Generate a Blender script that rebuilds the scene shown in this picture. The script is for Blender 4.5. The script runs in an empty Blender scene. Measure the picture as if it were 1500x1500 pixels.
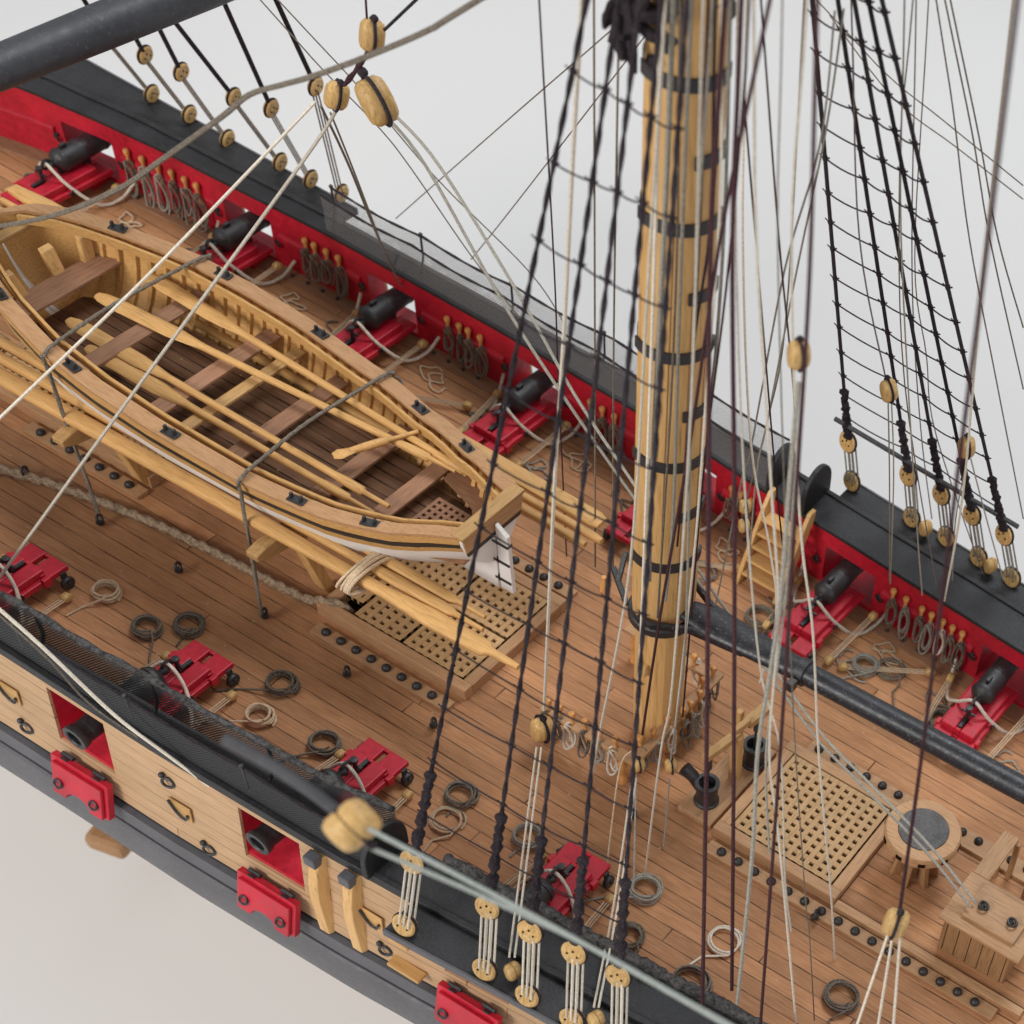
import bpy, bmesh, math, random
from mathutils import Vector, Matrix, Euler
random.seed(7)
R_=math.radians; PI=math.pi; V3=Vector
S=bpy.context.scene
S.unit_settings.scale_length=0.01            # one unit is a centimetre: this is a ship model
COL=S.collection
# ------------------------------------------------------------------ camera
FPX=2433.31; PPX,PPY=1564.12,1207.26
CAM=V3((23.5288,-20.6018,33.0991)); EUL=Euler((0.6185007,-0.2053887,0.4965137),'XYZ')
cd=bpy.data.cameras.new('camera'); cam=bpy.data.objects.new('camera',cd); COL.objects.link(cam)
cam.location=CAM; cam.rotation_euler=EUL
cd.sensor_width=36; cd.sensor_fit='HORIZONTAL'; cd.lens=FPX/1500*36
cd.shift_x=(750-PPX)/1500; cd.shift_y=(PPY-750)/1500
cd.clip_start=.5; cd.clip_end=2000
S.camera=cam
CR=EUL.to_matrix()
def ray(u,v): return CR@V3(((u-PPX)/FPX,-(v-PPY)/FPX,-1))
def U(u,v,**k):
    """world point seen at photo pixel (u,v) on the plane x=, y= or z= given"""
    (a,val),=k.items(); i='xyz'.index(a); d=ray(u,v); t=(val-CAM[i])/d[i]; return CAM+d*t
cd.dof.use_dof=True; cd.dof.aperture_fstop=FSTOP if 'FSTOP' in globals() else .30
fdir=CR@V3((0,0,-1)); cd.dof.focus_distance=(V3((9,-3,3))-CAM).dot(fdir)
# ------------------------------------------------------------------ materials
MATS={}
def nodes(name):
    m=bpy.data.materials.new(name); m.use_nodes=True; nt=m.node_tree; b=nt.nodes['Principled BSDF']; MATS[name]=m
    return m,nt,b
def N(nt,t,**k):
    n=nt.nodes.new(t)
    for a,v in k.items():
        if a=='ins':
            for i,x in v.items(): n.inputs[i].default_value=x
        else: setattr(n,a,v)
    return n
def LK(nt,a,b): nt.links.new(a,b)
def mix(nt,fac,c1,c2,mode='MIX'):
    n=N(nt,'ShaderNodeMix',data_type='RGBA',blend_type=mode)
    for i,x in ((0,fac),(6,c1),(7,c2)):
        if hasattr(x,'links'): LK(nt,x,n.inputs[i])
        else: n.inputs[i].default_value=x if i==0 else (*x,1)
    return n.outputs[2]
def ramp(nt,fac,stops):
    r=N(nt,'ShaderNodeValToRGB'); e=r.color_ramp.elements
    e[0].position,e[1].position=stops[0][0],stops[-1][0]
    e[0].color=(*stops[0][1],1); e[1].color=(*stops[-1][1],1)
    for p,c in stops[1:-1]:
        x=e.new(p); x.color=(*c,1)
    LK(nt,fac,r.inputs[0]); return r.outputs[0]
def M_(nt,op,a,b=None,c=None):
    n=N(nt,'ShaderNodeMath',operation=op)
    for i,x in enumerate((a,b,c)):
        if x is None: continue
        if hasattr(x,'links'): LK(nt,x,n.inputs[i])
        else: n.inputs[i].default_value=x
    return n.outputs[0]
def wood(name,c1,c2,axis=0,scale=1.0,rough=.55,bump=.15,dark=.5,spec=.3,stretch=14):
    """grain stretched along the given axis, blotches of tone, fine pores"""
    m,nt,b=nodes(name); tc=N(nt,'ShaderNodeTexCoord'); g=N(nt,'ShaderNodeNewGeometry')
    mp=N(nt,'ShaderNodeMapping'); LK(nt,tc.outputs['Object'],mp.inputs[0])
    sc=[stretch*scale]*3; sc[axis]=scale*.9; mp.inputs['Scale'].default_value=sc
    n1=N(nt,'ShaderNodeTexNoise',ins={'Scale':1.3,'Detail':6,'Roughness':.65}); LK(nt,mp.outputs[0],n1.inputs[0])
    n2=N(nt,'ShaderNodeTexNoise',ins={'Scale':.9*scale,'Detail':3}); LK(nt,tc.outputs['Object'],n2.inputs[0])
    oi=N(nt,'ShaderNodeObjectInfo')
    col=ramp(nt,n1.outputs[0],[(.28,tuple(x*dark for x in c2)),(.45,c2),(.62,c1)])
    col=mix(nt,M_(nt,'MULTIPLY',n2.outputs[0],.55),col,tuple(x*.8 for x in c2))
    hs=N(nt,'ShaderNodeHueSaturation'); LK(nt,col,hs.inputs['Color'])
    LK(nt,M_(nt,'MULTIPLY_ADD',oi.outputs['Random'],.24,.88),hs.inputs['Value'])
    LK(nt,hs.outputs[0],b.inputs['Base Color'])
    b.inputs['Roughness'].default_value=rough; b.inputs['Specular IOR Level'].default_value=spec
    bp=N(nt,'ShaderNodeBump',ins={'Strength':bump,'Distance':.03}); LK(nt,n1.outputs[0],bp.inputs['Height']); LK(nt,bp.outputs[0],b.inputs['Normal'])
    return m
def planks(name,c1,c2,seam,width,coord='Y',grain=14,seamw=.045,rough=.6,butt=7.0,bump=.2,spec=.2,off=0.,tone=.32,blot=.9):
    """boards running along X: seam lines, butt joints, a tone per board, grain"""
    m,nt,b=nodes(name); tc=N(nt,'ShaderNodeTexCoord'); sp=N(nt,'ShaderNodeSeparateXYZ'); LK(nt,tc.outputs['Object'],sp.inputs[0])
    q=M_(nt,'DIVIDE',M_(nt,'ADD',sp.outputs[coord],50+off),width)
    wob=N(nt,'ShaderNodeTexNoise',ins={'Scale':.5,'Detail':2}); LK(nt,tc.outputs['Object'],wob.inputs[0])
    q=M_(nt,'ADD',q,M_(nt,'MULTIPLY',wob.outputs[0],.12))
    idx=M_(nt,'FLOOR',q); fr=M_(nt,'FRACT',q)
    wn=N(nt,'ShaderNodeTexWhiteNoise',noise_dimensions='1D'); LK(nt,idx,wn.inputs['W'])
    xx=M_(nt,'ADD',M_(nt,'DIVIDE',sp.outputs['X'],butt),M_(nt,'MULTIPLY',wn.outputs[0],9.))
    bi=M_(nt,'FLOOR',xx); bf=M_(nt,'FRACT',xx)
    wn2=N(nt,'ShaderNodeTexWhiteNoise',noise_dimensions='2D'); cv=N(nt,'ShaderNodeCombineXYZ'); LK(nt,idx,cv.inputs[0]); LK(nt,bi,cv.inputs[1]); LK(nt,cv.outputs[0],wn2.inputs['Vector'])
    edge=M_(nt,'LESS_THAN',M_(nt,'MINIMUM',fr,M_(nt,'SUBTRACT',1.,fr)),seamw)
    bed=M_(nt,'LESS_THAN',bf,.035/butt)
    sm=M_(nt,'MAXIMUM',edge,bed)
    sn=N(nt,'ShaderNodeTexNoise',ins={'Scale':1.1,'Detail':3}); LK(nt,tc.outputs['Object'],sn.inputs[0])
    sfac=M_(nt,'MULTIPLY',sm,ramp_val(nt,sn.outputs[0],.35,.6,.35,1.))
    mp=N(nt,'ShaderNodeMapping'); mp.inputs['Scale'].default_value=(1.0,grain,grain); LK(nt,tc.outputs['Object'],mp.inputs[0])
    ad=N(nt,'ShaderNodeVectorMath',operation='ADD'); LK(nt,mp.outputs[0],ad.inputs[0]); LK(nt,cv.outputs[0],ad.inputs[1])
    n1=N(nt,'ShaderNodeTexNoise',ins={'Scale':1.4,'Detail':6,'Roughness':.65}); LK(nt,ad.outputs[0],n1.inputs[0])
    col=ramp(nt,n1.outputs[0],[(.25,tuple(x*.72 for x in c2)),(.47,c2),(.66,c1)])
    n3=N(nt,'ShaderNodeTexNoise',ins={'Scale':.35,'Detail':4}); LK(nt,tc.outputs['Object'],n3.inputs[0])
    hs=N(nt,'ShaderNodeHueSaturation'); LK(nt,col,hs.inputs['Color'])
    LK(nt,M_(nt,'ADD',M_(nt,'MULTIPLY_ADD',wn2.outputs[0],tone,.9-tone*.6),M_(nt,'MULTIPLY_ADD',n3.outputs[0],blot,-.42*blot)),hs.inputs['Value'])
    c=mix(nt,sfac,hs.outputs[0],seam)
    # pale dust specks
    vo=N(nt,'ShaderNodeTexVoronoi',ins={'Scale':2.2}); LK(nt,tc.outputs['Object'],vo.inputs[0])
    c=mix(nt,M_(nt,'MULTIPLY',M_(nt,'LESS_THAN',vo.outputs['Distance'],.055),.45),c,(.55,.45,.36))
    LK(nt,c,b.inputs['Base Color']); b.inputs['Roughness'].default_value=rough; b.inputs['Specular IOR Level'].default_value=spec
    bp=N(nt,'ShaderNodeBump',ins={'Strength':bump,'Distance':.04}); LK(nt,M_(nt,'SUBTRACT',n1.outputs[0],M_(nt,'MULTIPLY',sm,1.2)),bp.inputs['Height']); LK(nt,bp.outputs[0],b.inputs['Normal'])
    return m
def ramp_val(nt,x,a,b,lo,hi):
    n=N(nt,'ShaderNodeMapRange',ins={1:a,2:b,3:lo,4:hi}); LK(nt,x,n.inputs[0]); return n.outputs[0]
def paint(name,c,rough=.5,bump=.12,scale=9,var=.3,spec=.4,speck=None,metal=0):
    m,nt,b=nodes(name); tc=N(nt,'ShaderNodeTexCoord')
    n1=N(nt,'ShaderNodeTexNoise',ins={'Scale':scale,'Detail':7,'Roughness':.7}); LK(nt,tc.outputs['Object'],n1.inputs[0])
    n2=N(nt,'ShaderNodeTexNoise',ins={'Scale':scale*.12,'Detail':3}); LK(nt,tc.outputs['Object'],n2.inputs[0])
    f=M_(nt,'MULTIPLY',M_(nt,'ADD',n1.outputs[0],n2.outputs[0]),.5)
    col=ramp(nt,f,[(.35,tuple(x*(1-var) for x in c)),(.65,tuple(min(1,x*(1+var)) for x in c))])
    if speck:
        n4=N(nt,'ShaderNodeTexNoise',ins={'Scale':scale*3,'Detail':2}); LK(nt,tc.outputs['Object'],n4.inputs[0])
        col=mix(nt,ramp_val(nt,n4.outputs[0],.6,.78,0,.8),col,speck)
    LK(nt,col,b.inputs['Base Color']); LK(nt,ramp_val(nt,n1.outputs[0],.3,.7,rough-.1,rough+.12),b.inputs['Roughness'])
    b.inputs['Specular IOR Level'].default_value=spec; b.inputs['Metallic'].default_value=metal
    bp=N(nt,'ShaderNodeBump',ins={'Strength':bump,'Distance':.05}); LK(nt,n1.outputs[0],bp.inputs['Height']); LK(nt,bp.outputs[0],b.inputs['Normal'])
    return m
def ropem(name,c1,c2,scale=22):
    m,nt,b=nodes(name); tc=N(nt,'ShaderNodeTexCoord'); oi=N(nt,'ShaderNodeObjectInfo')
    n1=N(nt,'ShaderNodeTexNoise',ins={'Scale':scale,'Detail':4,'Roughness':.8}); LK(nt,tc.outputs['Object'],n1.inputs[0])
    col=ramp(nt,n1.outputs[0],[(.35,c2),(.62,c1)])
    hs=N(nt,'ShaderNodeHueSaturation'); LK(nt,col,hs.inputs['Color']); LK(nt,M_(nt,'MULTIPLY_ADD',oi.outputs['Random'],.4,.8),hs.inputs['Value'])
    LK(nt,hs.outputs[0],b.inputs['Base Color']); b.inputs['Roughness'].default_value=.9; b.inputs['Specular IOR Level'].default_value=.1
    return m
def netm(name,c,dens,cell=.075):
    """knotted cord net: thin cords of a grid with open holes"""
    m,nt,b=nodes(name); tc=N(nt,'ShaderNodeTexCoord'); sp=N(nt,'ShaderNodeSeparateXYZ'); LK(nt,tc.outputs['Object'],sp.inputs[0])
    n0=N(nt,'ShaderNodeTexNoise',ins={'Scale':3,'Detail':3}); LK(nt,tc.outputs['Object'],n0.inputs[0])
    w=M_(nt,'MULTIPLY',n0.outputs[0],.25)
    def line(a,bb,sgn):
        q=M_(nt,'ADD',M_(nt,'DIVIDE',M_(nt,'ADD',a,M_(nt,'MULTIPLY',bb,sgn)),cell),w); f=M_(nt,'FRACT',q)
        return M_(nt,'LESS_THAN',f,dens)
    al=M_(nt,'MAXIMUM',line(sp.outputs['X'],sp.outputs['Z'],1.),line(sp.outputs['X'],sp.outputs['Z'],-1.))
    LK(nt,al,b.inputs['Alpha']); b.inputs['Base Color'].default_value=(*c,1); b.inputs['Roughness'].default_value=.9
    return m
planks('deck_boards',(.52,.268,.132),(.43,.208,.097),(.08,.036,.02),.40,seamw=.036,off=.2,butt=16,tone=.34)
planks('hull_boards',(.56,.36,.205),(.51,.32,.178),(.20,.10,.05),.40,coord='Z',seamw=.030,rough=.5,tone=.12,butt=14,bump=.1,blot=.35)
planks('floor_slats',(.20,.10,.055),(.15,.075,.04),(.02,.01,.006),.30,seamw=.07,butt=40,tone=.3)
wood('boxwood',(.68,.40,.155),(.57,.315,.11),0,1.6,.45)
wood('gunwale_wood',(.50,.29,.145),(.42,.23,.11),0,1.5,.5)
wood('boxwood_upright',(.72,.44,.185),(.62,.36,.135),2,.8,.42,bump=.1)
wood('boxwood_across',(.55,.34,.15),(.45,.26,.10),1,1.6,.5)
wood('pale_block',(.66,.44,.19),(.50,.30,.11),2,3,.45,stretch=5)
wood('grating_wood',(.55,.35,.18),(.46,.28,.13),1,1.5,.55)
wood('brown_wood',(.33,.17,.095),(.26,.13,.07),0,1.5,.6)
wood('dark_floor',(.16,.085,.045),(.12,.06,.03),0,1.5,.6)
wood('brown_wood_across',(.38,.20,.12),(.31,.16,.09),1,1.5,.6)
wood('orange_pin',(.72,.36,.12),(.60,.28,.09),2,3,.35,stretch=4)
wood('coaming_wood',(.52,.31,.165),(.43,.24,.12),0,1.5,.55)
wood('coaming_wood_across',(.52,.31,.165),(.43,.24,.12),1,1.5,.55)
wood('coaming_wood_upright',(.46,.27,.13),(.38,.215,.10),2,1.5,.55)
paint('red_paint',(.46,.010,.028),.45,.16,7,.25,.45)
paint('dark_red_paint',(.45,.009,.026),.5,.2,6,.32,.4)
paint('black_paint',(.016,.016,.018),.52,.35,11,.5,.4,speck=(.085,.085,.09))
paint('wale_paint',(.085,.083,.092),.5,.25,7,.2,.45)
paint('yard_paint',(.035,.036,.042),.5,.2,4,.35,.5,speck=(.10,.10,.11))
paint('black_iron',(.020,.019,.021),.42,.3,14,.35,.6)
paint('black_board',(.016,.016,.018),.42,.25,14,.5,.5,speck=(.07,.07,.075))
paint('white_paint',(.78,.76,.73),.45,.05,8,.05,.4)
paint('grit_grey',(.10,.095,.095),.7,.5,16,.5,.3,speck=(.5,.5,.5))
paint('boom_paint',(.014,.014,.018),.38,.2,6,.35,.55,speck=(.16,.16,.17))
paint('hole_shade_and_dark_parts',(.012,.008,.006),.8,.1,8,.2,.1)  # near-black: shade of wells, sockets and holes put into colour; also seams, sheaves
ropem('black_rope',(.050,.040,.046),(.010,.008,.010),26)  # lighter flecks put the highlights of the twisted strands into the colour
ropem('grey_black_rope',(.085,.08,.078),(.015,.015,.015),9)
ropem('maroon_rope',(.075,.034,.038),(.028,.013,.017))
ropem('grey_rope',(.23,.195,.155),(.09,.075,.06))
ropem('tan_rope',(.58,.45,.31),(.38,.27,.17))
ropem('pale_rope',(.72,.66,.56),(.50,.43,.34))
ropem('bleached_rope',(.36,.34,.29),(.20,.18,.15))
ropem('greenish_rope',(.38,.40,.37),(.25,.27,.25))
ropem('cable_rope',(.36,.27,.18),(.13,.09,.06),12)
netm('dark_net',(.20,.20,.20),.20)
netm('thick_net',(.03,.031,.034),.55)
# ------------------------------------------------------------------ mesh building
ORG={}
def origin(o): return ORG.get(o.name,V3((0,0,0)))
class MB:
    def __init__(s): s.v=[]; s.f=[]
    def add(s,vs,fs):
        n=len(s.v); s.v+= [V3(v) for v in vs]; s.f+=[tuple(i+n for i in f) for f in fs]; return s
    def box(s,c,d,m=None,taper=1.):
        c=V3(c); x,y,z=d[0]/2,d[1]/2,d[2]/2; vs=[]
        for k in (-1,1):
            t=taper if k>0 else 1.
            for a,b in ((-1,-1),(1,-1),(1,1),(-1,1)):
                p=V3((a*x*t,b*y*t,k*z)); vs.append(c+(m@p if m else p))
        return s.add(vs,[(3,2,1,0),(4,5,6,7),(0,1,5,4),(1,2,6,5),(2,3,7,6),(3,0,4,7)])
    def bar(s,a,b,w,h,up=(0,0,1)):
        a,b=V3(a),V3(b); d=(b-a); L=d.length; d.normalize(); sd=d.cross(V3(up)).normalized(); u=sd.cross(d)
        return s.box((a+b)/2,(L,w,h),Matrix((d,sd,u)).transposed())
    def loft(s,rings,closed=True,caps=True,loop=False):
        n=len(rings[0]); vs=[p for r in rings for p in r]; fs=[]
        K=len(rings)
        for i in range(K if loop else K-1):
            j=(i+1)%K
            for k in range(n if closed else n-1):
                l=(k+1)%n; fs.append((i*n+k,i*n+l,j*n+l,j*n+k))
        if caps and not loop and closed: fs.append(tuple(range(n))[::-1]); fs.append(tuple((K-1)*n+k for k in range(n)))
        return s.add(vs,fs)
    def tube(s,pts,r,n=8,caps=True,twist=0,lobes=3,amp=.2,loop=False,flat=1.,upv=None):
        pts=[V3(p) for p in pts]; K=len(pts); rings=[]; T=[]
        for i in range(K):
            a=pts[(i-1)%K] if (loop or i>0) else pts[i]; b=pts[(i+1)%K] if (loop or i<K-1) else pts[i]
            t=(b-a); t=t.normalized() if t.length>1e-9 else V3((0,0,1)); T.append(t)
        u=V3(upv) if upv else (V3((0,0,1)) if abs(T[0].z)<.9 else V3((1,0,0)))
        x=(u-T[0]*u.dot(T[0])).normalized(); d=0
        for i in range(K):
            x=(x-T[i]*x.dot(T[i])).normalized(); y=T[i].cross(x)
            if i: d+=(pts[i]-pts[i-1]).length
            rr=r[i] if isinstance(r,(list,tuple)) else r; ring=[]
            for k in range(n):
                th=2*PI*k/n; q=rr
                if twist: q=rr*(1+amp*math.cos(lobes*(th-twist*d)))
                ring.append(pts[i]+x*(math.cos(th)*q*flat)+y*(math.sin(th)*q))
            rings.append(ring)
        return s.loft(rings,caps=caps,loop=loop)
    def lathe(s,prof,o=(0,0,0),ax=(0,0,1),n=20,caps=True):
        ax=V3(ax).normalized(); u=V3((1,0,0)) if abs(ax.x)<.9 else V3((0,1,0)); x=(u-ax*u.dot(ax)).normalized(); y=ax.cross(x); o=V3(o)
        return s.loft([[o+ax*h+(x*math.cos(2*PI*k/n)+y*math.sin(2*PI*k/n))*max(r,1e-4) for k in range(n)] for r,h in prof],caps=caps)
    def ball(s,c,r,sc=(1,1,1),n=12,m=6,mat=None):
        rings=[]
        for i in range(m+1):
            ph=-PI/2+PI*i/m; ring=[]
            for k in range(n):
                p=V3((math.cos(ph)*math.cos(2*PI*k/n)*sc[0],math.cos(ph)*math.sin(2*PI*k/n)*sc[1],math.sin(ph)*sc[2]))*r
                ring.append(V3(c)+(mat@p if mat else p))
            rings.append(ring)
        return s.loft(rings,caps=False)
    def prism(s,poly,n,d,o=(0,0,0)):
        """poly: 3D points of a flat outline, pushed d along n"""
        n=V3(n); a=[V3(o)+V3(p) for p in poly]; return s.loft([a,[p+n*d for p in a]])
    def ring(s,c,R,r,ax=(0,0,1),n=16,m=6,sc=1.):
        ax=V3(ax).normalized(); u=V3((0,0,1)) if abs(ax.z)<.9 else V3((1,0,0)); x=(u-ax*u.dot(ax)).normalized(); y=ax.cross(x)
        return s.tube([V3(c)+x*math.cos(2*PI*k/n)*R+y*math.sin(2*PI*k/n)*R*sc for k in range(n)],r,m,loop=True,upv=ax)
    def build(s,name,mat,parent=None,smooth=None,bevel=0,local=False):
        o0=V3((0,0,0)) if local or parent is None else origin(parent)
        me=bpy.data.meshes.new(name); me.from_pydata([tuple(p-o0) for p in s.v],[],s.f); me.update()
        bm=bmesh.new(); bm.from_mesh(me); bmesh.ops.recalc_face_normals(bm,faces=bm.faces); bm.to_mesh(me); bm.free()
        me.materials.append(MATS[mat]); o=bpy.data.objects.new(name,me); COL.objects.link(o)
        if parent is not None: o.parent=parent; ORG[o.name]=origin(parent)
        if smooth:
            for p in me.polygons: p.use_smooth=True
            try: me.set_sharp_from_angle(angle=R_(smooth if smooth is not True else 40))
            except Exception: pass
        if bevel:
            b=o.modifiers.new('bevel','BEVEL'); b.width=bevel; b.segments=2; b.limit_method='ANGLE'; b.angle_limit=R_(35)
        return o
def tag(o,label=None,cat=None,group=None,kind=None):
    for k,v in (('label',label),('category',cat),('group',group),('kind',kind)):
        if v: o[k]=v
    return o
def thing(name,loc,label,cat,group=None,rz=0):
    o=bpy.data.objects.new(name,None); COL.objects.link(o); o.location=loc; o.rotation_euler.z=rz; o.empty_display_size=.3
    ORG[o.name]=V3(loc) if rz==0 else V3((0,0,0)); return tag(o,label,cat,group)
def copy_thing(o,loc=None,rz=None,label=None,group=None,scale=None):
    r=o.copy(); COL.objects.link(r)
    for ch in list(o.children):
        c=ch.copy(); COL.objects.link(c); c.parent=r
        for g in list(ch.children):
            d=g.copy(); COL.objects.link(d); d.parent=c
    if loc is not None: r.location=loc
    if rz is not None: r.rotation_euler.z=rz
    if scale is not None: r.scale=scale
    if label: r['label']=label
    if group: r['group']=group
    return r
def recentre(o):
    """put a one-mesh thing's origin at the middle of its foot"""
    vs=o.data.vertices
    if not vs: return o
    c=V3((sum(v.co.x for v in vs)/len(vs),sum(v.co.y for v in vs)/len(vs),min(v.co.z for v in vs)))
    o.data.transform(Matrix.Translation(-c)); o.location=c; return o
def interp(t,x):
    if x<=t[0][0]: return t[0][1]
    for (a,p),(b,q) in zip(t,t[1:]):
        if x<=b:
            k=(x-a)/(b-a); k=k*k*(3-2*k)*.35+k*.65; return p+(q-p)*k
    return t[-1][1]
def lerp(a,b,t): return V3(a)*(1-t)+V3(b)*t
def frange(a,b,n): return [a+(b-a)*i/n for i in range(n+1)]
def sag(a,b,s,n=10,d=(0,0,-1)):
    return [lerp(a,b,t)+V3(d)*(s*4*t*(1-t)) for t in frange(0,1,n)]
# ================================================================== HULL
WT=[(-24,4.6),(-20,5.9),(-17,6.55),(-14.5,6.85),(-12.7,7.0),(-7.3,7.24),(-2,7.22),(4,7.05),(8.3,6.72),(12.7,6.45),(15,6.3),(20,6.0),(26,5.3)]
WOT=[(-24,5.2),(-20,6.6),(-17,7.2),(-14,7.5),(-7,7.76),(-2.7,7.8),(1.5,7.88),(6,7.83),(7.6,7.76),(12,7.52),(20,6.95),(26,6.2)]
def W(x): return interp(WT,x)
def WO(x): return interp(WOT,x)
X0,X1=-23,25
GUNX=[-15.6,-10.3,-5.4,-.55,4.35,9.65,14.58]; PORTX=[-15.7,-10.45,-5.6,-.72,4.5,9.72,14.7]; PHW=.80
hull=thing('ship_hull',(0,0,0),'wooden model ship hull with pale plank side, black wales and red inner bulwarks','ship model')
def stations(a,b,st=.6):
    n=max(1,int(round((b-a)/st))); return frange(a,b,n)
def strip(mb,xs,sect):
    mb.loft([[V3(p) for p in sect(x)] for x in xs])
def y_in(x,z): return W(x)+.02*z
def y_out(x,z):   # tumblehome
    return WO(x)+(2.0-z)*.11
ports=sorted(PORTX)
segs=[];a=X0
for p in ports: segs.append((a,p-PHW)); a=p+PHW
segs.append((a,X1))
SK=.07
for sgn,nm in ((-1,'near'),(1,'far')):
    lin=MB(); pl=MB()
    for a,b in segs:
        strip(lin,stations(a,b),lambda x:[(x,sgn*y_in(x,0),0),(x,sgn*y_in(x,2),2),(x,sgn*(y_out(x,2)-SK),2),(x,sgn*(y_out(x,0)-SK),0)])
        strip(pl,stations(a,b),lambda x:[(x,sgn*(y_out(x,2)-SK),2),(x,sgn*y_out(x,2),2),(x,sgn*y_out(x,.12),.12),(x,sgn*(y_out(x,.12)-SK),.12)])
    for p in ports:
        a,b=p-PHW,p+PHW
        strip(lin,stations(a,b),lambda x:[(x,sgn*y_in(x,-.05),-.05),(x,sgn*y_in(x,.22),.22),(x,sgn*(y_out(x,.22)-SK),.22),(x,sgn*(y_out(x,-.05)-SK),-.05)])
        zt_=1.72 if sgn<0 else 1.42
        strip(lin,stations(a,b),lambda x:[(x,sgn*y_in(x,zt_),zt_),(x,sgn*y_in(x,2),2),(x,sgn*(y_out(x,2)-SK),2),(x,sgn*(y_out(x,zt_)-SK),zt_)])
        strip(pl,stations(a,b),lambda x:[(x,sgn*(y_out(x,2)-SK),2),(x,sgn*y_out(x,2),2),(x,sgn*y_out(x,zt_+.04),zt_+.04),(x,sgn*(y_out(x,zt_+.04)-SK),zt_+.04)])
    strip(pl,stations(X0,X1),lambda x:[(x,sgn*(y_out(x,.12)-SK),.118),(x,sgn*y_out(x,.12),.118),(x,sgn*y_out(x,-.72),-.72),(x,sgn*(y_out(x,-.72)-SK),-.72)])
    lin.build('bulwark_lining','dark_red_paint',hull,30)
    pl.build('side_planking','hull_boards',hull,30)
    # red moulding along the inner wall, clear of the ports
    for a,b in segs:
        if b-a<1.2: continue
        md=MB()
        strip(md,stations(a+.25,b-.25),lambda x:[(x,sgn*(y_in(x,1.05)-.09),.95),(x,sgn*(y_in(x,1.05)-.09),1.12),(x,sgn*(y_in(x,1)+.02),1.18),(x,sgn*(y_in(x,1)+.02),.9)])
        md.build('pin_shelf','dark_red_paint',hull,30,.02)
    w=MB()  # waterway plank at the foot of the wall
    strip(w,stations(X0,X1),lambda x:[(x,sgn*(W(x)-.42),.004),(x,sgn*(W(x)-.40),.05),(x,sgn*(W(x)+.0),.10),(x,sgn*(W(x)+.0),.004)])
    w.build('waterway','brown_wood',hull,30)
    # cap rail and its raised outer edge
    r=MB()
    strip(r,stations(X0,X1,.4),lambda x:[(x,sgn*(W(x)-.06),2.003),(x,sgn*(W(x)-.06),2.13),(x,sgn*(WO(x)-.10),2.17),(x,sgn*(WO(x)-.10),2.003)])
    strip(r,stations(X0,X1,.4),lambda x:[(x,sgn*(WO(x)-.098),1.97),(x,sgn*(WO(x)-.098),2.23),(x,sgn*(WO(x)+.05),2.23),(x,sgn*(WO(x)+.05),1.97)])
    r.build('cap_rail','black_paint',hull,30,.02)
    # wales
    wl=MB()
    strip(wl,stations(X0,X1),lambda x:[(x,sgn*(y_out(x,-.72)-.1),-.722),(x,sgn*(y_out(x,-.72)-.1),-1.5),(x,sgn*(y_out(x,-1)-.02),-1.5),(x,sgn*(y_out(x,-.72)-.02),-.74)])
    wl.build('wale_shadow_strake','black_board',hull,30)
    w2=MB()
    strip(w2,stations(X0,X1),lambda x:[(x,sgn*(y_out(x,-.9)-.04),-.86),(x,sgn*(y_out(x,-.9)+.10),-.88),(x,sgn*(y_out(x,-1.2)+.10),-1.34),(x,sgn*(y_out(x,-1.2)-.04),-1.36)])
    prof=[(.06,-1.50),(.12,-1.55),(.10,-2.0),(.04,-2.6),(-.12,-3.4),(-.5,-4.4),(-1.2,-5.6)]
    strip(w2,stations(X0,X1),lambda x:[(x,sgn*(y_out(x,-1.5)+o),z) for o,z in prof]+[(x,sgn*2,-5.6),(x,sgn*2,-1.50)])
    w2.build('wale','wale_paint',hull,35)
bt=MB(); strip(bt,stations(X0,X1,1.2),lambda x:[(x,y*(WO(x)+.1)/8,z) for y,z in ((-7,-5.61),(-5.5,-7.2),(-3,-8.4),(-.3,-9),(-.3,-9.8),(.3,-9.8),(.3,-9),(3,-8.4),(5.5,-7.2),(7,-5.61))])
bt.build('bottom_planking','hull_boards',hull,35)
d=MB()
xs=stations(X0,X1,1.0)
d.loft([[V3((x,-W(x)-.1,0)),V3((x,W(x)+.1,0)),V3((x,W(x)+.1,-.25)),V3((x,-W(x)-.1,-.25))] for x in xs])
d.build('deck','deck_boards',hull)
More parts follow.
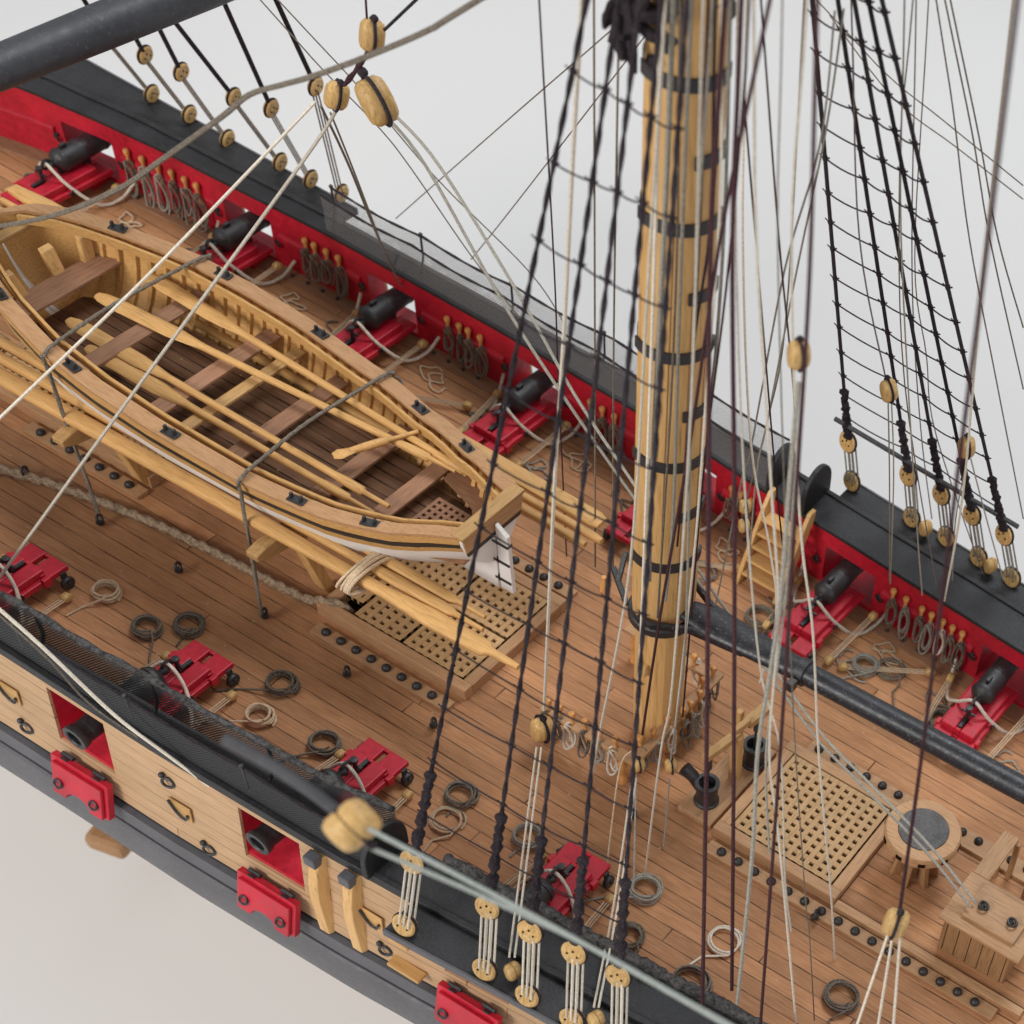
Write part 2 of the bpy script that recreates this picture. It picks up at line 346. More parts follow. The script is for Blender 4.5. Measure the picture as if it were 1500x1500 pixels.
# deck bolts along the wall (ring plates)
# ------------------------------------------------------------------ port lids, hung open below the near ports
def port_lid(px,first):
    y=-(y_out(px,0)+.12); lid=MB(); w=.80; hh=.66
    # board with a half-round notch at its free (lower) edge, on two layers; built in the X-Z plane then leaned out
    def outl(w,top,bot,nr):
        p=[(-w,top),(w,top),(w,bot)]
        if nr: p+=[(nr*math.cos(t),bot+nr*.8*math.sin(t)) for t in frange(0,PI,8)]
        else: p+=[(.3,bot),(-.3,bot)]
        return p+[(-w,bot)]
    T=Matrix.Rotation(R_(-14),3,'X')
    def put(q,off): v=T@V3((q[0],-off,q[1])); return V3((px+v.x,y+v.y,-.02+v.z))
    # rebated inner face plus outer board
    for (ww,tt,bb,n,o,dp) in ((w,-.08,-1.12,.34,0.0,.17),(w-.10,-.20,-1.116,.34,.17,.09)):
        a=[put(q,o) for q in outl(ww,tt,bb,n)]; b=[put(q,o+dp) for q in outl(ww,tt,bb,n)]
        n_=len(a); lid.add(a+b,[]); base=len(lid.v)-2*n_
        # split outline in quads against the top edge so the notch caps stay clean
        lid.f+=[(base+k,base+(k+1)%n_,base+n_+(k+1)%n_,base+n_+k) for k in range(n_)]
        lid.f.append(tuple(base+k for k in range(n_))[::-1]); lid.f.append(tuple(base+n_+k for k in range(n_)))
    o=lid.build('port_lid','red_paint',hull,None,.02)
    for s in (-.5,.5):
        rg=MB(); rg.ring(put((s,-.74),.30),.105,.028,ax=T@V3((0,-1,.25)))
        rg.build('lid_ring','black_iron',o,True)
    for s in (-.45,.45):
        hg=MB()
        hg.lathe([(.055,-.16),(.055,.16)],put((s,-.05),.02),(1,0,0),8); hg.box(put((s,-.12),.13),(.16,.05,.14),T)
        hg.build('hinge','black_iron',o,True)
for px in PORTX[2:7]: port_lid(px,0)
# sheaves and eyebolts let into the planking
def sidept(x,z,off=0): return V3((x,-(y_out(x,z)+off),z))
for x,z in ((-2.8,.72),(2.02,.45),(7.1,.62)):
    m=MB(); a=sidept(x,z); m.prism([a+V3((-.30,-.01,.24)),a+V3((.30,-.01,.24)),a+V3((.30,-.045,-.24)),a+V3((-.30,-.045,-.24))],(0,-1,0),.035)
    o=m.build('chock_plate','boxwood',hull,None,.01)
    k=MB(); k.tube([a+V3((-.26,-.085,.20)),a+V3((-.10,-.11,-.02)),a+V3((.05,-.12,-.16)),a+V3((.18,-.12,-.15)),a+V3((.24,-.09,.02))],.032,6)
    k.build('sheave_slot','black_iron',o,True)
for x,z in ((1.75,1.30),(-2.6,-.15),(2.6,-.35),(7.35,-.2)):
    m=MB(); a=sidept(x,z); m.ring(a+V3((.06,-.06,-.1)),.13,.035,ax=(.3,-1,.2)); m.ball(a+V3((-.08,-.05,.06)),.07)
    m.build('eyebolt','black_iron',hull,True)
# fenders: two curved pale skids under the rail
for x in (5.85,6.72):
    f=MB(); zs=[1.9,1.5,1.0,.5,0,-.5,-.8]; off=[.14,.22,.27,.26,.2,.14,.1]
    f.loft([[V3((x-.17,-(y_out(x,z)-.02),z)),V3((x+.17,-(y_out(x,z)-.02),z)),V3((x+.10,-(y_out(x,z)+o),z)),V3((x-.15,-(y_out(x,z)+o),z))] for z,o in zip(zs,off)])
    f.build('fender','boxwood_upright',hull,35,.02)
    h=MB(); h.box((x-.02,-(y_out(x,1.9)+.18),1.83),(.3,.26,.3)); h.build('fender_cap','wale_paint',hull,None,.03)
# boarding steps
for x,z,l in ((8.02,1.15,.5),(7.98,.65,.5),(8.05,-.35,.85)):
    m=MB(); a=sidept(x,z); m.box(a+V3((0,-.14,0)),(l,.30,.10)); m.build('boarding_step','boxwood',hull,None,.03)
# ------------------------------------------------------------------ channels
CHN=[(8.25,17.6,2.06)]; 
def channel(xa,xb,sgn,wd=.85,ye=None):
    E_=(lambda x:ye) if ye else (lambda x:WO(x)+wd)
    m=MB(); xs=stations(xa,xb,.8)
    strip(m,xs,lambda x:[(x,sgn*(WO(x)+.052),1.93),(x,sgn*(WO(x)+.052),2.08),(x,sgn*E_(x),2.08),(x,sgn*E_(x),1.93)])
    m.build('channel','black_board' if sgn<0 else 'black_paint',hull,None,.02)
    e=MB(); strip(e,xs,lambda x:[(x,sgn*(E_(x)+.002),1.90),(x,sgn*(E_(x)+.002),2.11),(x,sgn*(E_(x)+.05),2.11),(x,sgn*(E_(x)+.05),1.90)])
    e.build('channel_edge','wale_paint',hull)
channel(8.2,18.5,-1); channel(8.5,18.5,1); channel(-18,-7.75,1,.75,8.5); channel(-18,-7.75,-1,.75)
# net boards (rounded ends of the hammock troughs)
for sgn in (-1,1):
    for x in ((7.05,8.15) if sgn>0 else (7.15,)):
        m=MB(); yc=(W(x)+WO(x))/2+.02; hw=(WO(x)-W(x))/2+.12
        poly=[V3((x-.07,sgn*(yc-hw),2.14))]+[V3((x-.07,sgn*(yc+hw*math.cos(t)),2.14+.45+.72*math.sin(t))) for t in frange(PI,0,12)]+[V3((x-.07,sgn*(yc+hw),2.14))]
        m.prism(poly,(1,0,0),.14); m.build('net_end_board','black_paint',hull,None,.03)
    # hammock netting: thin cord net on both sides of the trough, iron cranes, top ropes
    def netside(mb,xa,xb,yf,zt=3.28):
        xs=stations(xa,xb,.5); vs=[];n=len(xs)
        for i,x in enumerate(xs):
            s_=.10*abs(math.sin((x-xa)*PI/3.0)); vs+= [(x,sgn*yf(x),2.2),(x,sgn*(yf(x)+.03*math.sin(x*2.3)),2.75),(x,sgn*yf(x),zt-s_)]
        fs=[(3*i+k,3*i+3+k,3*i+4+k,3*i+1+k) for i in range(n-1) for k in (0,1)]
        mb.add(vs,fs)
    xa,xb=(-20,7.05) if sgn<0 else (-7.6,7.0)
    for yf_ in (lambda x:WO(x)-.12,lambda x:W(x)-.02):
        nt_=MB(); netside(nt_,xa,xb,yf_); nt_.build('hammock_net','dark_net' if sgn>0 else 'thick_net',hull)
    for yf,nm in ((lambda x:WO(x)-.12,'outer'),(lambda x:W(x)-.02,'inner')):
        rp=MB(); rp.tube([V3((x,sgn*yf(x),3.29-.10*abs(math.sin((x-xa)*PI/3.0)))) for x in stations(xa,xb,.25)],.035 if nm=='outer' or sgn>0 else .075,6,twist=9,lobes=2,amp=.25)
        rp.build('net_rope','black_rope' if (sgn>0 or nm=='outer') else 'grey_black_rope',hull,True)
    cr=[x for x in frange(xa,xb,int(round((xb-xa)/3.0)))][:-1]
    for x in cr:
        m=MB(); m.tube([V3((x,sgn*(WO(x)-.12),3.33)),V3((x,sgn*(WO(x)-.12),2.6)),V3((x,sgn*(WO(x)-.25),2.3)),V3((x,sgn*((WO(x)+W(x))/2),2.17))],.032,6); m.ball((x,sgn*(WO(x)-.12),3.33),.06,n=8,m=5); m.build('net_crane','black_iron',hull,True); m=MB()
        if sgn>0: continue
        m.tube([V3((x,sgn*(W(x)-.02),3.33)),V3((x,sgn*(W(x)-.02),2.6)),V3((x,sgn*(W(x)+.12),2.3)),V3((x,sgn*((WO(x)+W(x))/2),2.17))],.045,6)
        m.build('net_crane','black_iron',hull,True)
# aft trough on the near side: rough dark netting lying low on the rail
m=MB(); xs=stations(8.2,X1,.09)
m.tube([V3((x,-(W(x)-.02),2.38+.03*math.sin(x*3.1))) for x in xs],[.12+.015*math.sin(x*7.3)+.012*math.sin(x*17) for x in xs],12,twist=7,lobes=4,amp=.14)
m.build('rolled_netting','grey_black_rope',hull,True)

# ring bolts on the inner wall beside each port
for sgn in (-1,1):
    for px in PORTX:
        for o in (-1.02,1.02):
            y=sgn*(y_in(px+o,.9)-.03); m=MB(); m.ring((px+o,y-sgn*.04,.85),.10,.03,ax=(.3,1,.2)); m.ball((px+o,y,.93),.06,n=8,m=5); m.build('ring_bolt','black_iron',hull,True)
        for o in (1.5,2.0,2.5,3.0):
            m=MB(); m.ball((px+o,sgn*(W(px+o)-.2),.10),.055,n=8,m=5); m.build('waterway_bolt','black_iron',hull,True)
# ================================================================== small fittings
def block_mesh(l=.30,w=.24,t=.20):
    """pulley block: two rounded cheeks with a dark slot between"""
    m=MB()
    for s in (-1,1):
        rings=[]
        for k,(q,e) in enumerate(((.02,1),(.30,1),(.46,.72),(.5,.4))):
            yy=s*t*q; rings.append([V3((yy,math.cos(a)*w/2*e,math.sin(a)*l/2*(e*.6+.4))) for a in frange(0,2*PI,14)[:-1]])
        m.loft(rings)
    return m
def make_block(label,cat='pulley block',group=None,l=.30,mat='pale_block',double=False):
    t=thing('pulley_block',(0,0,0),label,cat,group); b=block_mesh(l,l*.8,l*.75)
    b.build('shell',mat,t,50,local=True)
    k=MB(); k.lathe([(l*.33,-.035*l),(l*.33,.035*l)],(0,0,0),(1,0,0),12); k.build('sheave','black_iron',t,True,local=True)
    r=MB(); r.tube([V3((0,l*.42*math.cos(a),l*.53*math.sin(a))) for a in frange(0,2*PI,20)[:-1]],l*.055,5,loop=True,upv=(1,0,0)); r.build('strop','black_rope',t,True,local=True)
    return t
def orient(o,zdir,up=None):
    z=V3(zdir).normalized(); o.rotation_mode='QUATERNION'; o.rotation_quaternion=z.to_track_quat('Z','Y'); return o
# ------------------------------------------------------------------ carronades
def make_gun():
    t=thing('carronade',(0,0,0),'x','carronade','black carronades on red carriages')
    # +x is outboard, x=0 the inboard end of the slide
    def slab(mb,a,b,hw,z0,z1,slots):
        ys=[-hw,-.075,.075,hw]
        mb.box(((a+b)/2,-(hw+.075)/2,(z0+z1)/2),(b-a,hw-.075,z1-z0)); mb.box(((a+b)/2,(hw+.075)/2,(z0+z1)/2),(b-a,hw-.075,z1-z0))
        xs=[a]+[v for s in slots for v in s]+[b]
        for k in range(0,len(xs),2): mb.box(((xs[k]+xs[k+1])/2,0,(z0+z1)/2-.001),(xs[k+1]-xs[k],.152,z1-z0-.002))
    m=MB(); slab(m,0,2.75,.57,.40,.56,[(0.10,.46),(.62,1.15)]); sl=m.build('slide','red_paint',t,None,.025,local=True)
    m=MB(); slab(m,.52,2.35,.47,.56,.76,[(.62,1.0)]); m.box((.60,0,.60),(.14,.98,.10)); m.build('bed','red_paint',t,None,.03,local=True)
    for s in (-1,1):
        m=MB(); m.box((.62,s*.575,.50),(.2,.12,.24)); m.build('cheek_cleat','red_paint',t,None,.02,local=True)
        m=MB(); m.lathe([(.05,-.06),(.15,-.06),(.17,-.03),(.17,.03),(.15,.06),(.05,.06)],(.20,s*.65,.17),(0,1,0),18)
        w=m.build('truck','black_iron',t,45,local=True)
        m=MB(); m.box((.20,s*.60,.36),(.14,.05,.24)); m.lathe([(.045,-.11),(.045,.11)],(.2,s*.66,.21),(0,1,0),8); m.build('bracket','black_iron',w,None,local=True)
        m=MB(); m.ring((1.35,s*.60,.52),.085,.025,ax=(0,1,.3)); m.ball((1.35,s*.58,.52),.04,n=8,m=5); m.build('side_ring','black_iron',t,True,local=True)
    m=MB(); m.box((2.45,0,.20),(.5,.6,.40)); m.lathe([(.09,-.02),(.09,.2)],(2.5,0,.56),(0,0,1),10); m.build('pivot_block','red_paint',t,None,.02,local=True)
    # barrel
    m=MB(); pr=[(0.0,-.05),(.09,-.04),(.12,.02),(.10,.09),(.07,.14),(.16,.20),(.25,.24),(.30,.30),(.33,.36),(.33,.42),(.305,.44),(.305,.95),(.315,.97),(.315,1.05),(.295,1.07),(.28,1.7),(.295,1.72),(.295,1.79),(.27,1.81),(.265,2.20),(.26,2.30),(.295,2.36),(.31,2.44),(.305,2.52),(.21,2.53),(.185,2.50),(.18,2.2),(.0,2.19)]
    m.lathe(pr,(1.28,0,1.10),(1,0,.015),26,caps=False); m.box((1.42+.25,0,1.10-.28),(.3,.12,.5)); m.box((2.35,0,.86),(.24,.26,.36))
    bar=m.build('barrel','black_iron',t,38,local=True)
    m=MB(); m.ring((1.22,0,1.18),.13,.04,ax=(0,1,0)); m.build('breech_loop','black_iron',bar,True,local=True)
    m=MB(); m.box((1.86,0,1.48),(.2,.1,.09)); m.build('vent_lug','black_iron',bar,None,.01,local=True)
    # elevating screw with its cross handle
    m=MB(); m.lathe([(.11,.56),(.11,.62),(.055,.63),(.055,1.12),(.09,1.13),(.09,1.2),(.03,1.21)],(.98,0,0),(0,0,1),12); m.bar((.98,-.2,1.0),(.98,.2,1.0),.05,.05); m.bar((.62,0,.78),(1.05,0,.78),.09,.05)
    m.build('elevating_screw','black_iron',t,40,local=True)
    # breeching rope through the loop out to the bulwark
    pts=[]
    P0=[V3((2.75,-1.35,.55)),V3((2.3,-1.2,.16)),V3((1.75,-.95,.12)),V3((1.3,-.50,.75)),V3((1.2,0,1.22)),V3((1.3,.50,.75)),V3((1.75,.95,.12)),V3((2.3,1.2,.16)),V3((2.75,1.35,.55))]
    for i in range(len(P0)-1):
        a=P0[max(i-1,0)];b=P0[i];c=P0[i+1];e=P0[min(i+2,len(P0)-1)]
        for q in frange(0,1,7)[:-1]:
            pts.append(.5*((2*b)+(c-a)*q+(2*a-5*b+4*c-e)*q*q+(3*b-a-3*c+e)*q**3))
    pts.append(P0[-1])
    m=MB(); m.tube(pts,.044,8,twist=7,lobes=3,amp=.12); m.build('breeching_rope','pale_rope',t,True,local=True)
    return t
gun=make_gun()
GL={(-1,1):'carronade by the left frame edge whose red carriage shows above the near netting',(-1,2):'near carronade, second from the left, muzzle in the open port with the leftmost lid',(-1,3):'near carronade just behind the blurred foreground double block',(-1,4):'near carronade seen through the lower ends of the near shrouds',(-1,5):'near carronade furthest right, at the bottom edge below the shot rack',
 (1,0):'far carronade in the top left corner under the dark yard',(1,1):'far carronade beside the bow end of the boat, crossed by two pale ropes',(1,2):'far carronade behind the middle of the boat, tan breeching rope curling over it',(1,3):'far carronade just off the square stern of the boat, left of the mast',(1,4):'far carronade mostly hidden behind the lower mast',(1,5):'far carronade right of the wooden ladder, white gap of its port above the muzzle',(1,6):'far carronade at the right frame edge above the black boom'}
first=True
tblk=make_block('x','pulley block','blocks of the gun tackles',.27)
def tackle(a,b,label,key):
    """two blocks and the rope rove between them"""
    a,b=V3(a),V3(b); d=(b-a).normalized(); t=thing('gun_tackle',a,label,'gun tackle','rope tackles beside the carronades')
    for p,dd in ((a,d),(b,-d)):
        m=block_mesh(.27,.23,.19); q=dd.to_track_quat('Z','Y').to_matrix()
        for i in range(len(m.v)): m.v[i]=q@m.v[i]+p
        m.build('block','pale_block',t,50)
    sd=d.cross(V3((0,0,1))).normalized()*.06
    for s in (-1,0,1):
        m=MB(); m.tube([a+sd*s+d*.1,b+sd*s-d*.1],.018,5); m.build('fall','tan_rope',t,True)
for sgn in (-1,1):
    for gi,gx in enumerate(GUNX):
        if (sgn,gi) not in GL: continue
        y=W(gx)-2.72
        g=gun if first else copy_thing(gun); 
        g.location=(gx,sgn*y,0); g.rotation_euler.z=R_(90 if sgn>0 else -90)+random.uniform(-.02,.02); g['label']=GL[(sgn,gi)]
        first=False
        nm=GL[(sgn,gi)]
        for s in (-1,1):
            if (sgn,gi)==(1,4): continue
            a=(gx+s*.95,sgn*(y+.55),.16); b=(gx+s*1.15,sgn*(y+2.3),.22+.25*(s>0))
            side='aft (right) side of the ' if s>0 else 'forward (left) side of the '
            tackle(a,b,' '.join(('rope tackle on the '+side+nm).replace('rope tackle on the','tackle,').split()[:16]),0)
bpy.data.objects.remove([c for c in tblk.children][0]);
for c in list(tblk.children): bpy.data.objects.remove(c)
bpy.data.objects.remove(tblk)
# training tackles laid out on the deck between the far guns
for a,b,l in (((11.0,4.55,.12),(12.9,5.75,.2),'long tackle lying on the far deck between ladder carronade and right-edge carronade'),((-3.9,5.0,.12),(-2.0,5.9,.2),'long tackle lying on the far deck behind the middle of the boat'),((5.3,4.7,.12),(7.0,5.6,.2),'long tackle lying on the far deck just left of the mast')):
    tackle(a,b,l,0)
# ------------------------------------------------------------------ eyebolts in the deck
def eyebolt(x,y,label,z=0):
    t=thing('deck_eyebolt',(x,y,z),label,'eyebolt','black eyebolts in the near deck')
    m=MB(); m.ball((x,y,z+.10),.10,(1,1,.8),10,6); m.build('bolt','black_iron',t,True)
    m=MB(); m.ring((x+.05,y-.02,z+.26),.11,.035,ax=(1,.5,.3)); m.build('ring','black_iron',t,True)
for i,(x,y,l) in enumerate(((-8.14,-2.78,'deck eyebolt by the left frame edge near the forward shot rack'),(-3.28,-2.88,'deck eyebolt below the twisted cable, left of the boat tie-down rope'),(1.86,-2.96,'deck eyebolt just outboard of the middle of the shot rack under the spars'),(4.39,-2.95,'deck eyebolt off the lower right corner of the shot rack under the spars'),(14.56,-2.15,'deck eyebolt below the right-hand shot rack'),(-.79,-2.75,'eyebolt holding the lower end of the right boat tie-down rope'),(-5.72,-2.86,'eyebolt holding the lower end of the left boat tie-down rope'),(9.6,-2.3,'deck eyebolt between the mast pin rail and the near shrouds'))):
    eyebolt(x,y,l)
# ------------------------------------------------------------------ rope coils on deck
def coil(x,y,label,R=.31,loose=0,mat='tan_rope',tail=None):
    m=MB(); pts=[]; turns=6 if not loose else 3
    for k in range(int(turns*22)):
        a=2*PI*k/22; q=k/22
        rr=R*(1-.14*(q%3)/2)+.03*math.sin(a*.73+x)+.018*math.sin(a*1.7+x); pts.append(V3((x+rr*math.cos(a),y+rr*math.sin(a)*.96,.035+.035*(q)+.01*math.sin(a*3))))
    e=pts[-1]; tl=tail or (random.uniform(-.9,.9),random.choice((-1,-.6)))
    pts+= [e+V3((tl[0]*.3,tl[1]*.2,-.03)),V3((x+tl[0]*.8,y+tl[1]*.6,.03)),V3((x+tl[0]*1.3,y+tl[1]*1.0,.03))]
    m.tube(pts,.026,6,twist=9,lobes=3,amp=.15)
    o=m.build('rope_coil',mat,None,True); recentre(o); return tag(o,label,'rope coil','rope coils on the deck')
for a in ((-3.97,-4.39,'rope coil on deck just right of the leftmost near carronade'),(-2.5,-4.62,'rope coil half hidden behind the net rope, left of the second near carronade',.33,0,'grey_rope'),(-1.85,-4.0,'dark rope coil touching the second near carronade',.34,0,'grey_rope'),(.96,-4.09,'grey rope coil right of the second near carronade, upper of the pair',.36,0,'grey_rope'),(1.25,-5.08,'pale rope coil right of the second near carronade, lower of the pair'),(2.88,-4.82,'rope coil up against the carronade behind the blurred block',.35,0,'grey_rope'),(6.19,-4.15,'flat grey coil beside the forward near shroud, upper of the pair',.36,0,'grey_rope'),(6.38,-4.84,'pale coil beside the forward near shroud, lower of the pair',.38,1),(11.05,-3.78,'heaped grey coil right of the rearmost near shroud',.38,0,'bleached_rope'),(13.27,-3.84,'open single-turn coil left of the bottom edge carronade',.40,1,'pale_rope'),(16.2,-3.56,'grey coil right of the bottom edge carronade below the shot rack',.40,0,'grey_rope'),(8.1,-4.2,'rope coil between the first two near shrouds',.34,0,'bleached_rope'),(11.5,-5.0,'dark coil at the foot of the rearmost near shroud',.34,0,'grey_rope'),(13.3,-5.2,'large dim coil beside the netting near the bottom edge',.45,0,'grey_rope'),
          (11.41,4.95,'coil on the far deck near the ladder carronade, left of the pair',.34,0,'bleached_rope'),(12.0,5.3,'coil on the far deck near the ladder carronade, right of the pair',.38,1,'grey_rope'),(14.0,4.6,'dim coil above the black boom, left of the right-edge carronade',.38,0,'grey_rope'),(6.3,5.0,'coil on the far deck left of the mast top hamper shadow',.4,1,'grey_rope'),(8.4,4.6,'coil on the far deck at the foot of the ladder',.38,0,'grey_rope')): coil(*a)
# loose rope ends and odd blocks lying about the far guns
wh=['left of','right of']
for gi,gx in enumerate(GUNX):
    nm=GL.get((1,gi)); 
    if not nm: continue
    for k in range(3):
        x=gx+(-1.25,1.15,1.7)[k]+random.uniform(-.1,.1); y=W(gx)-(1.1,1.7,.75)[k]; m=MB(); a0=random.random()*6
        pts=[V3((x+(.28+.10*math.sin(2.3*t+k))*math.cos(t+a0)+.05*t,y+(.2+.08*math.cos(1.7*t))*math.sin(t+a0)-.03*t,.035+.02*abs(math.sin(t*2)))) for t in frange(0,9+2*k,40)]
        m.tube(pts,.026,5); o=m.build('loose_rope',('grey_rope','bleached_rope','tan_rope')[k],None,True); recentre(o)
        tag(o,'loose curls of rope lying on the far deck around carronade number %d from the left'%(gi+1) if False else 'loose rope curls on deck by the '+' '.join(nm.split()[:9]),'rope','loose rope round far carronade %s'%('one','two','three','four','five','six','seven')[gi])
# ------------------------------------------------------------------ hatches with gratings, shot racks and shot
def grating(mb,x0,x1,y0,y1,z,pitch=.23,barw=.122,th=.12):
    nx=max(2,int(round((x1-x0)/pitch))); ny=max(2,int(round((y1-y0)/pitch)))
    px=(x1-x0)/nx; py=(y1-y0)/ny
    for i in range(nx+1): mb.box((x0+i*px,(y0+y1)/2,z+.001),(barw,(y1-y0)+barw,th))
    for j in range(ny+1): mb.box(((x0+x1)/2,y0+j*py,z-.003),((x1-x0)+barw,barw,th))
def frame(mb,x0,x1,y0,y1,w,z0,z1):
    mb.box(((x0+x1)/2,y0+w/2,(z0+z1)/2),(x1-x0,w,z1-z0)); mb.box(((x0+x1)/2,y1-w/2,(z0+z1)/2),(x1-x0,w,z1-z0))
    mb.box((x0+w/2,(y0+y1)/2,(z0+z1)/2-.002),(w,y1-y0-2*w-.001,z1-z0)); mb.box((x1-w/2,(y0+y1)/2,(z0+z1)/2-.002),(w,y1-y0-2*w-.001,z1-z0))
def hatch(x0,x1,hy,panels,label,well=True):
    t=thing('deck_hatch',((x0+x1)/2,0,0),label,'hatch')
    for s in (-1,1):
        m=MB(); m.box(((x0+x1)/2,s*(hy-.14),.18),(x1-x0,.28,.36)); m.build('coaming','coaming_wood',t,None,.02)
    for x in (x0+.14,x1-.14):
        m=MB(); m.box((x,0,.17),(.28,2*hy-.562,.345)); m.build('coaming','coaming_wood_across',t,None,.02)
    m=MB(); m.box(((x0+x1)/2,0,.012),(x1-x0-.5,2*hy-.5,.02)); m.build('well','hole_shade_and_dark_parts',t)  # flat dark sheet, stands in for the shade below the gratings
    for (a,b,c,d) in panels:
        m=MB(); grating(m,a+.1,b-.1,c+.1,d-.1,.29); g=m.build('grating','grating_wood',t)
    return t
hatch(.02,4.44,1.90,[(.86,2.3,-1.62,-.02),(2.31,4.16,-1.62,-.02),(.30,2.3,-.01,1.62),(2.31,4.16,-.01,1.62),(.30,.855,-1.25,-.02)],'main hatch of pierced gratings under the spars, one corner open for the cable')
hatch(-11.6,-5.75,1.25,[(-11.3,-8.7,-.97,.97),(-8.69,-6.03,-.97,.97)],'forward hatch of gratings mostly hidden under the boat at the left edge')
hatch(11.35,14.75,1.62,[(11.63,14.47,-1.34,1.34)],'square open grating hatch between the pumps and the capstan')
# solid ladderway platform aft of the grating, under the capstan
t=thing('capstan_platform',(17,0,0),'low brown planked platform that carries the capstan and the skylight','deck platform')
m=MB(); m.box((17.3,0,.06),(5.05,3.0,.12)); m.build('planking','deck_boards',t)
for s in (-1,1):
    m=MB(); m.box((17.3,s*1.62,.12),(5.05,.22,.24)); m.build('edge_plank','coaming_wood',t,None,.02)
def shot_rack(x0,x1,y,label,n0,n1,pitch,glabel):
    m=MB(); m.box(((x0+x1)/2,y,.055),(x1-x0,.36,.11)); o=m.build('shot_rack','coaming_wood',None,None,.015); recentre(o); tag(o,label,'shot rack','wooden shot racks beside the hatches')
    n=int((n1-n0)/pitch+.5)
    for i in range(n+1):
        b=SHOT.copy(); COL.objects.link(b); b.location=(n0+i*pitch,y,.13)
        b['label']=glabel if n>0 else 'x'
m=MB(); m.ball((0,0,0),.115,n=16,m=10); SHOT=m.build('round_shot','black_iron',None,True); tag(SHOT,'x','cannonball','black round shot in the wooden racks'); SHOT.location=(0,0,-50)
shot_rack(.3,4.32,-2.30,'shot rack along the near side of the main hatch below the spars',.65,3.8,.45,'black iron shot in the rack on the near side of the main hatch')
shot_rack(.3,4.32,2.30,'shot rack along the far side of the main hatch beyond the rudder of the boat',.70,3.85,.45,'black iron shot in the rack on the far side of the main hatch')
shot_rack(-9.4,-5.7,-1.56,'forward shot rack showing under the spars at the left edge',-8.95,-6.1,.47,'black iron shot in the forward rack at the left edge')
shot_rack(11.45,19.3,-1.95,'long shot rack on the near side of the grating hatch and capstan',11.84,18.8,.462,'black iron shot in the long rack on the near side of the capstan')
shot_rack(11.7,19.3,1.95,'long shot rack on the far side of the grating hatch and capstan',11.98,18.9,.462,'black iron shot in the long rack on the far side of the capstan')
bpy.data.objects.remove(SHOT)
# ------------------------------------------------------------------ capstan
cx,cy=15.75,.32
t=thing('capstan',(cx,cy,.12),'round wooden capstan with a grey gritty top and upright whelps','capstan')
m=MB(); m.lathe([(.60,1.47),(.86,1.49),(.90,1.53),(.90,1.74),(.86,1.80),(.60,1.815),(.58,1.79),(.0,1.79)],(cx,cy,0),n=48,caps=False); m.lathe([(.0,1.48),(.60,1.47)],(cx,cy,0),n=48,caps=False)
dh=m.build('drumhead','coaming_wood',t,40)
m=MB(); m.lathe([(.0,1.80),(.57,1.80),(.585,1.83),(.56,1.845),(.0,1.85)],(cx,cy,0),n=40,caps=False); m.build('top_plate','grit_grey',dh,40)
for k in range(10):
    a=2*PI*k/10+.2; m=MB(); c=V3((cx+.885*math.cos(a),cy+.885*math.sin(a),1.63)); m.box(c,(.06,.16,.12),Matrix.Rotation(a,3,'Z')); m.build('bar_socket','hole_shade_and_dark_parts',dh)  # dark block painted as the shade inside a bar hole
m=MB(); m.lathe([(.36,.12),(.36,.2),(.22,.24),(.22,1.48)],(cx,cy,0),n=20); m.build('spindle','coaming_wood_upright',t,40)
for k in range(7):
    a=2*PI*k/7+.35; Rm=Matrix.Rotation(a,3,'Z'); m=MB()
    m.loft([[V3((cx,cy,z))+Rm@V3(q) for q in ((.24,-.07,0),(r,-.065,0),(r,.065,0),(.24,.07,0))] for z,r in ((.125,.60),(.3,.57),(.9,.46),(1.47,.58))]); m.build('whelp','coaming_wood_upright',t,None,.02)
# ------------------------------------------------------------------ skylight / companion
n0_=set(o.name for o in COL.objects)
t=thing('companion',(18.6,0,.12),'pale wooden companion box with a raised lid and two ring bolts','companion hatch')
def sx(x,y,z): return V3((x,y,z))
m=MB(); zt=1.55; m.box((18.62,-.62,zt/2+.06),(1.75,1.2,zt-.12)); m.build('panelled_side','coaming_wood_upright',t,None,.02)
for i in range(6):
    m=MB(); m.box((17.86+i*.31,-1.225,zt/2+.05),(.012,.01,zt-.2)); m.build('panel_seam','hole_shade_and_dark_parts',t)
m=MB(); m.box((18.7,-.68,zt+.05),(2.1,1.5,.10)); m.build('top_board','coaming_wood',t,None,.02)
m=MB(); m.box((18.75,-.62,zt+.155),(1.35,1.05,.11)); lid=m.build('lid','coaming_wood',t,None,.02)
for x in (18.35,19.1):
    m=MB(); m.ball((x,-.72,zt+.24),.09,n=10,m=6); m.ring((x+.05,-.72,zt+.31),.11,.03,ax=(.3,.2,1)); m.build('ring_bolt','black_iron',lid,True)
m=MB(); m.box((17.9,.80,zt+.05),(.42,1.45,.10)); m.build('arm_board','coaming_wood_across',t,None,.02)
for x,y in ((17.85,1.3),(18.15,1.45),(18.75,1.2)):
    m=MB(); m.box((x,y,.80),(.13,.13,1.46)); m.build('post','coaming_wood_upright',t,None,.02)
t.location.x-=.45; t.location.y+=.04
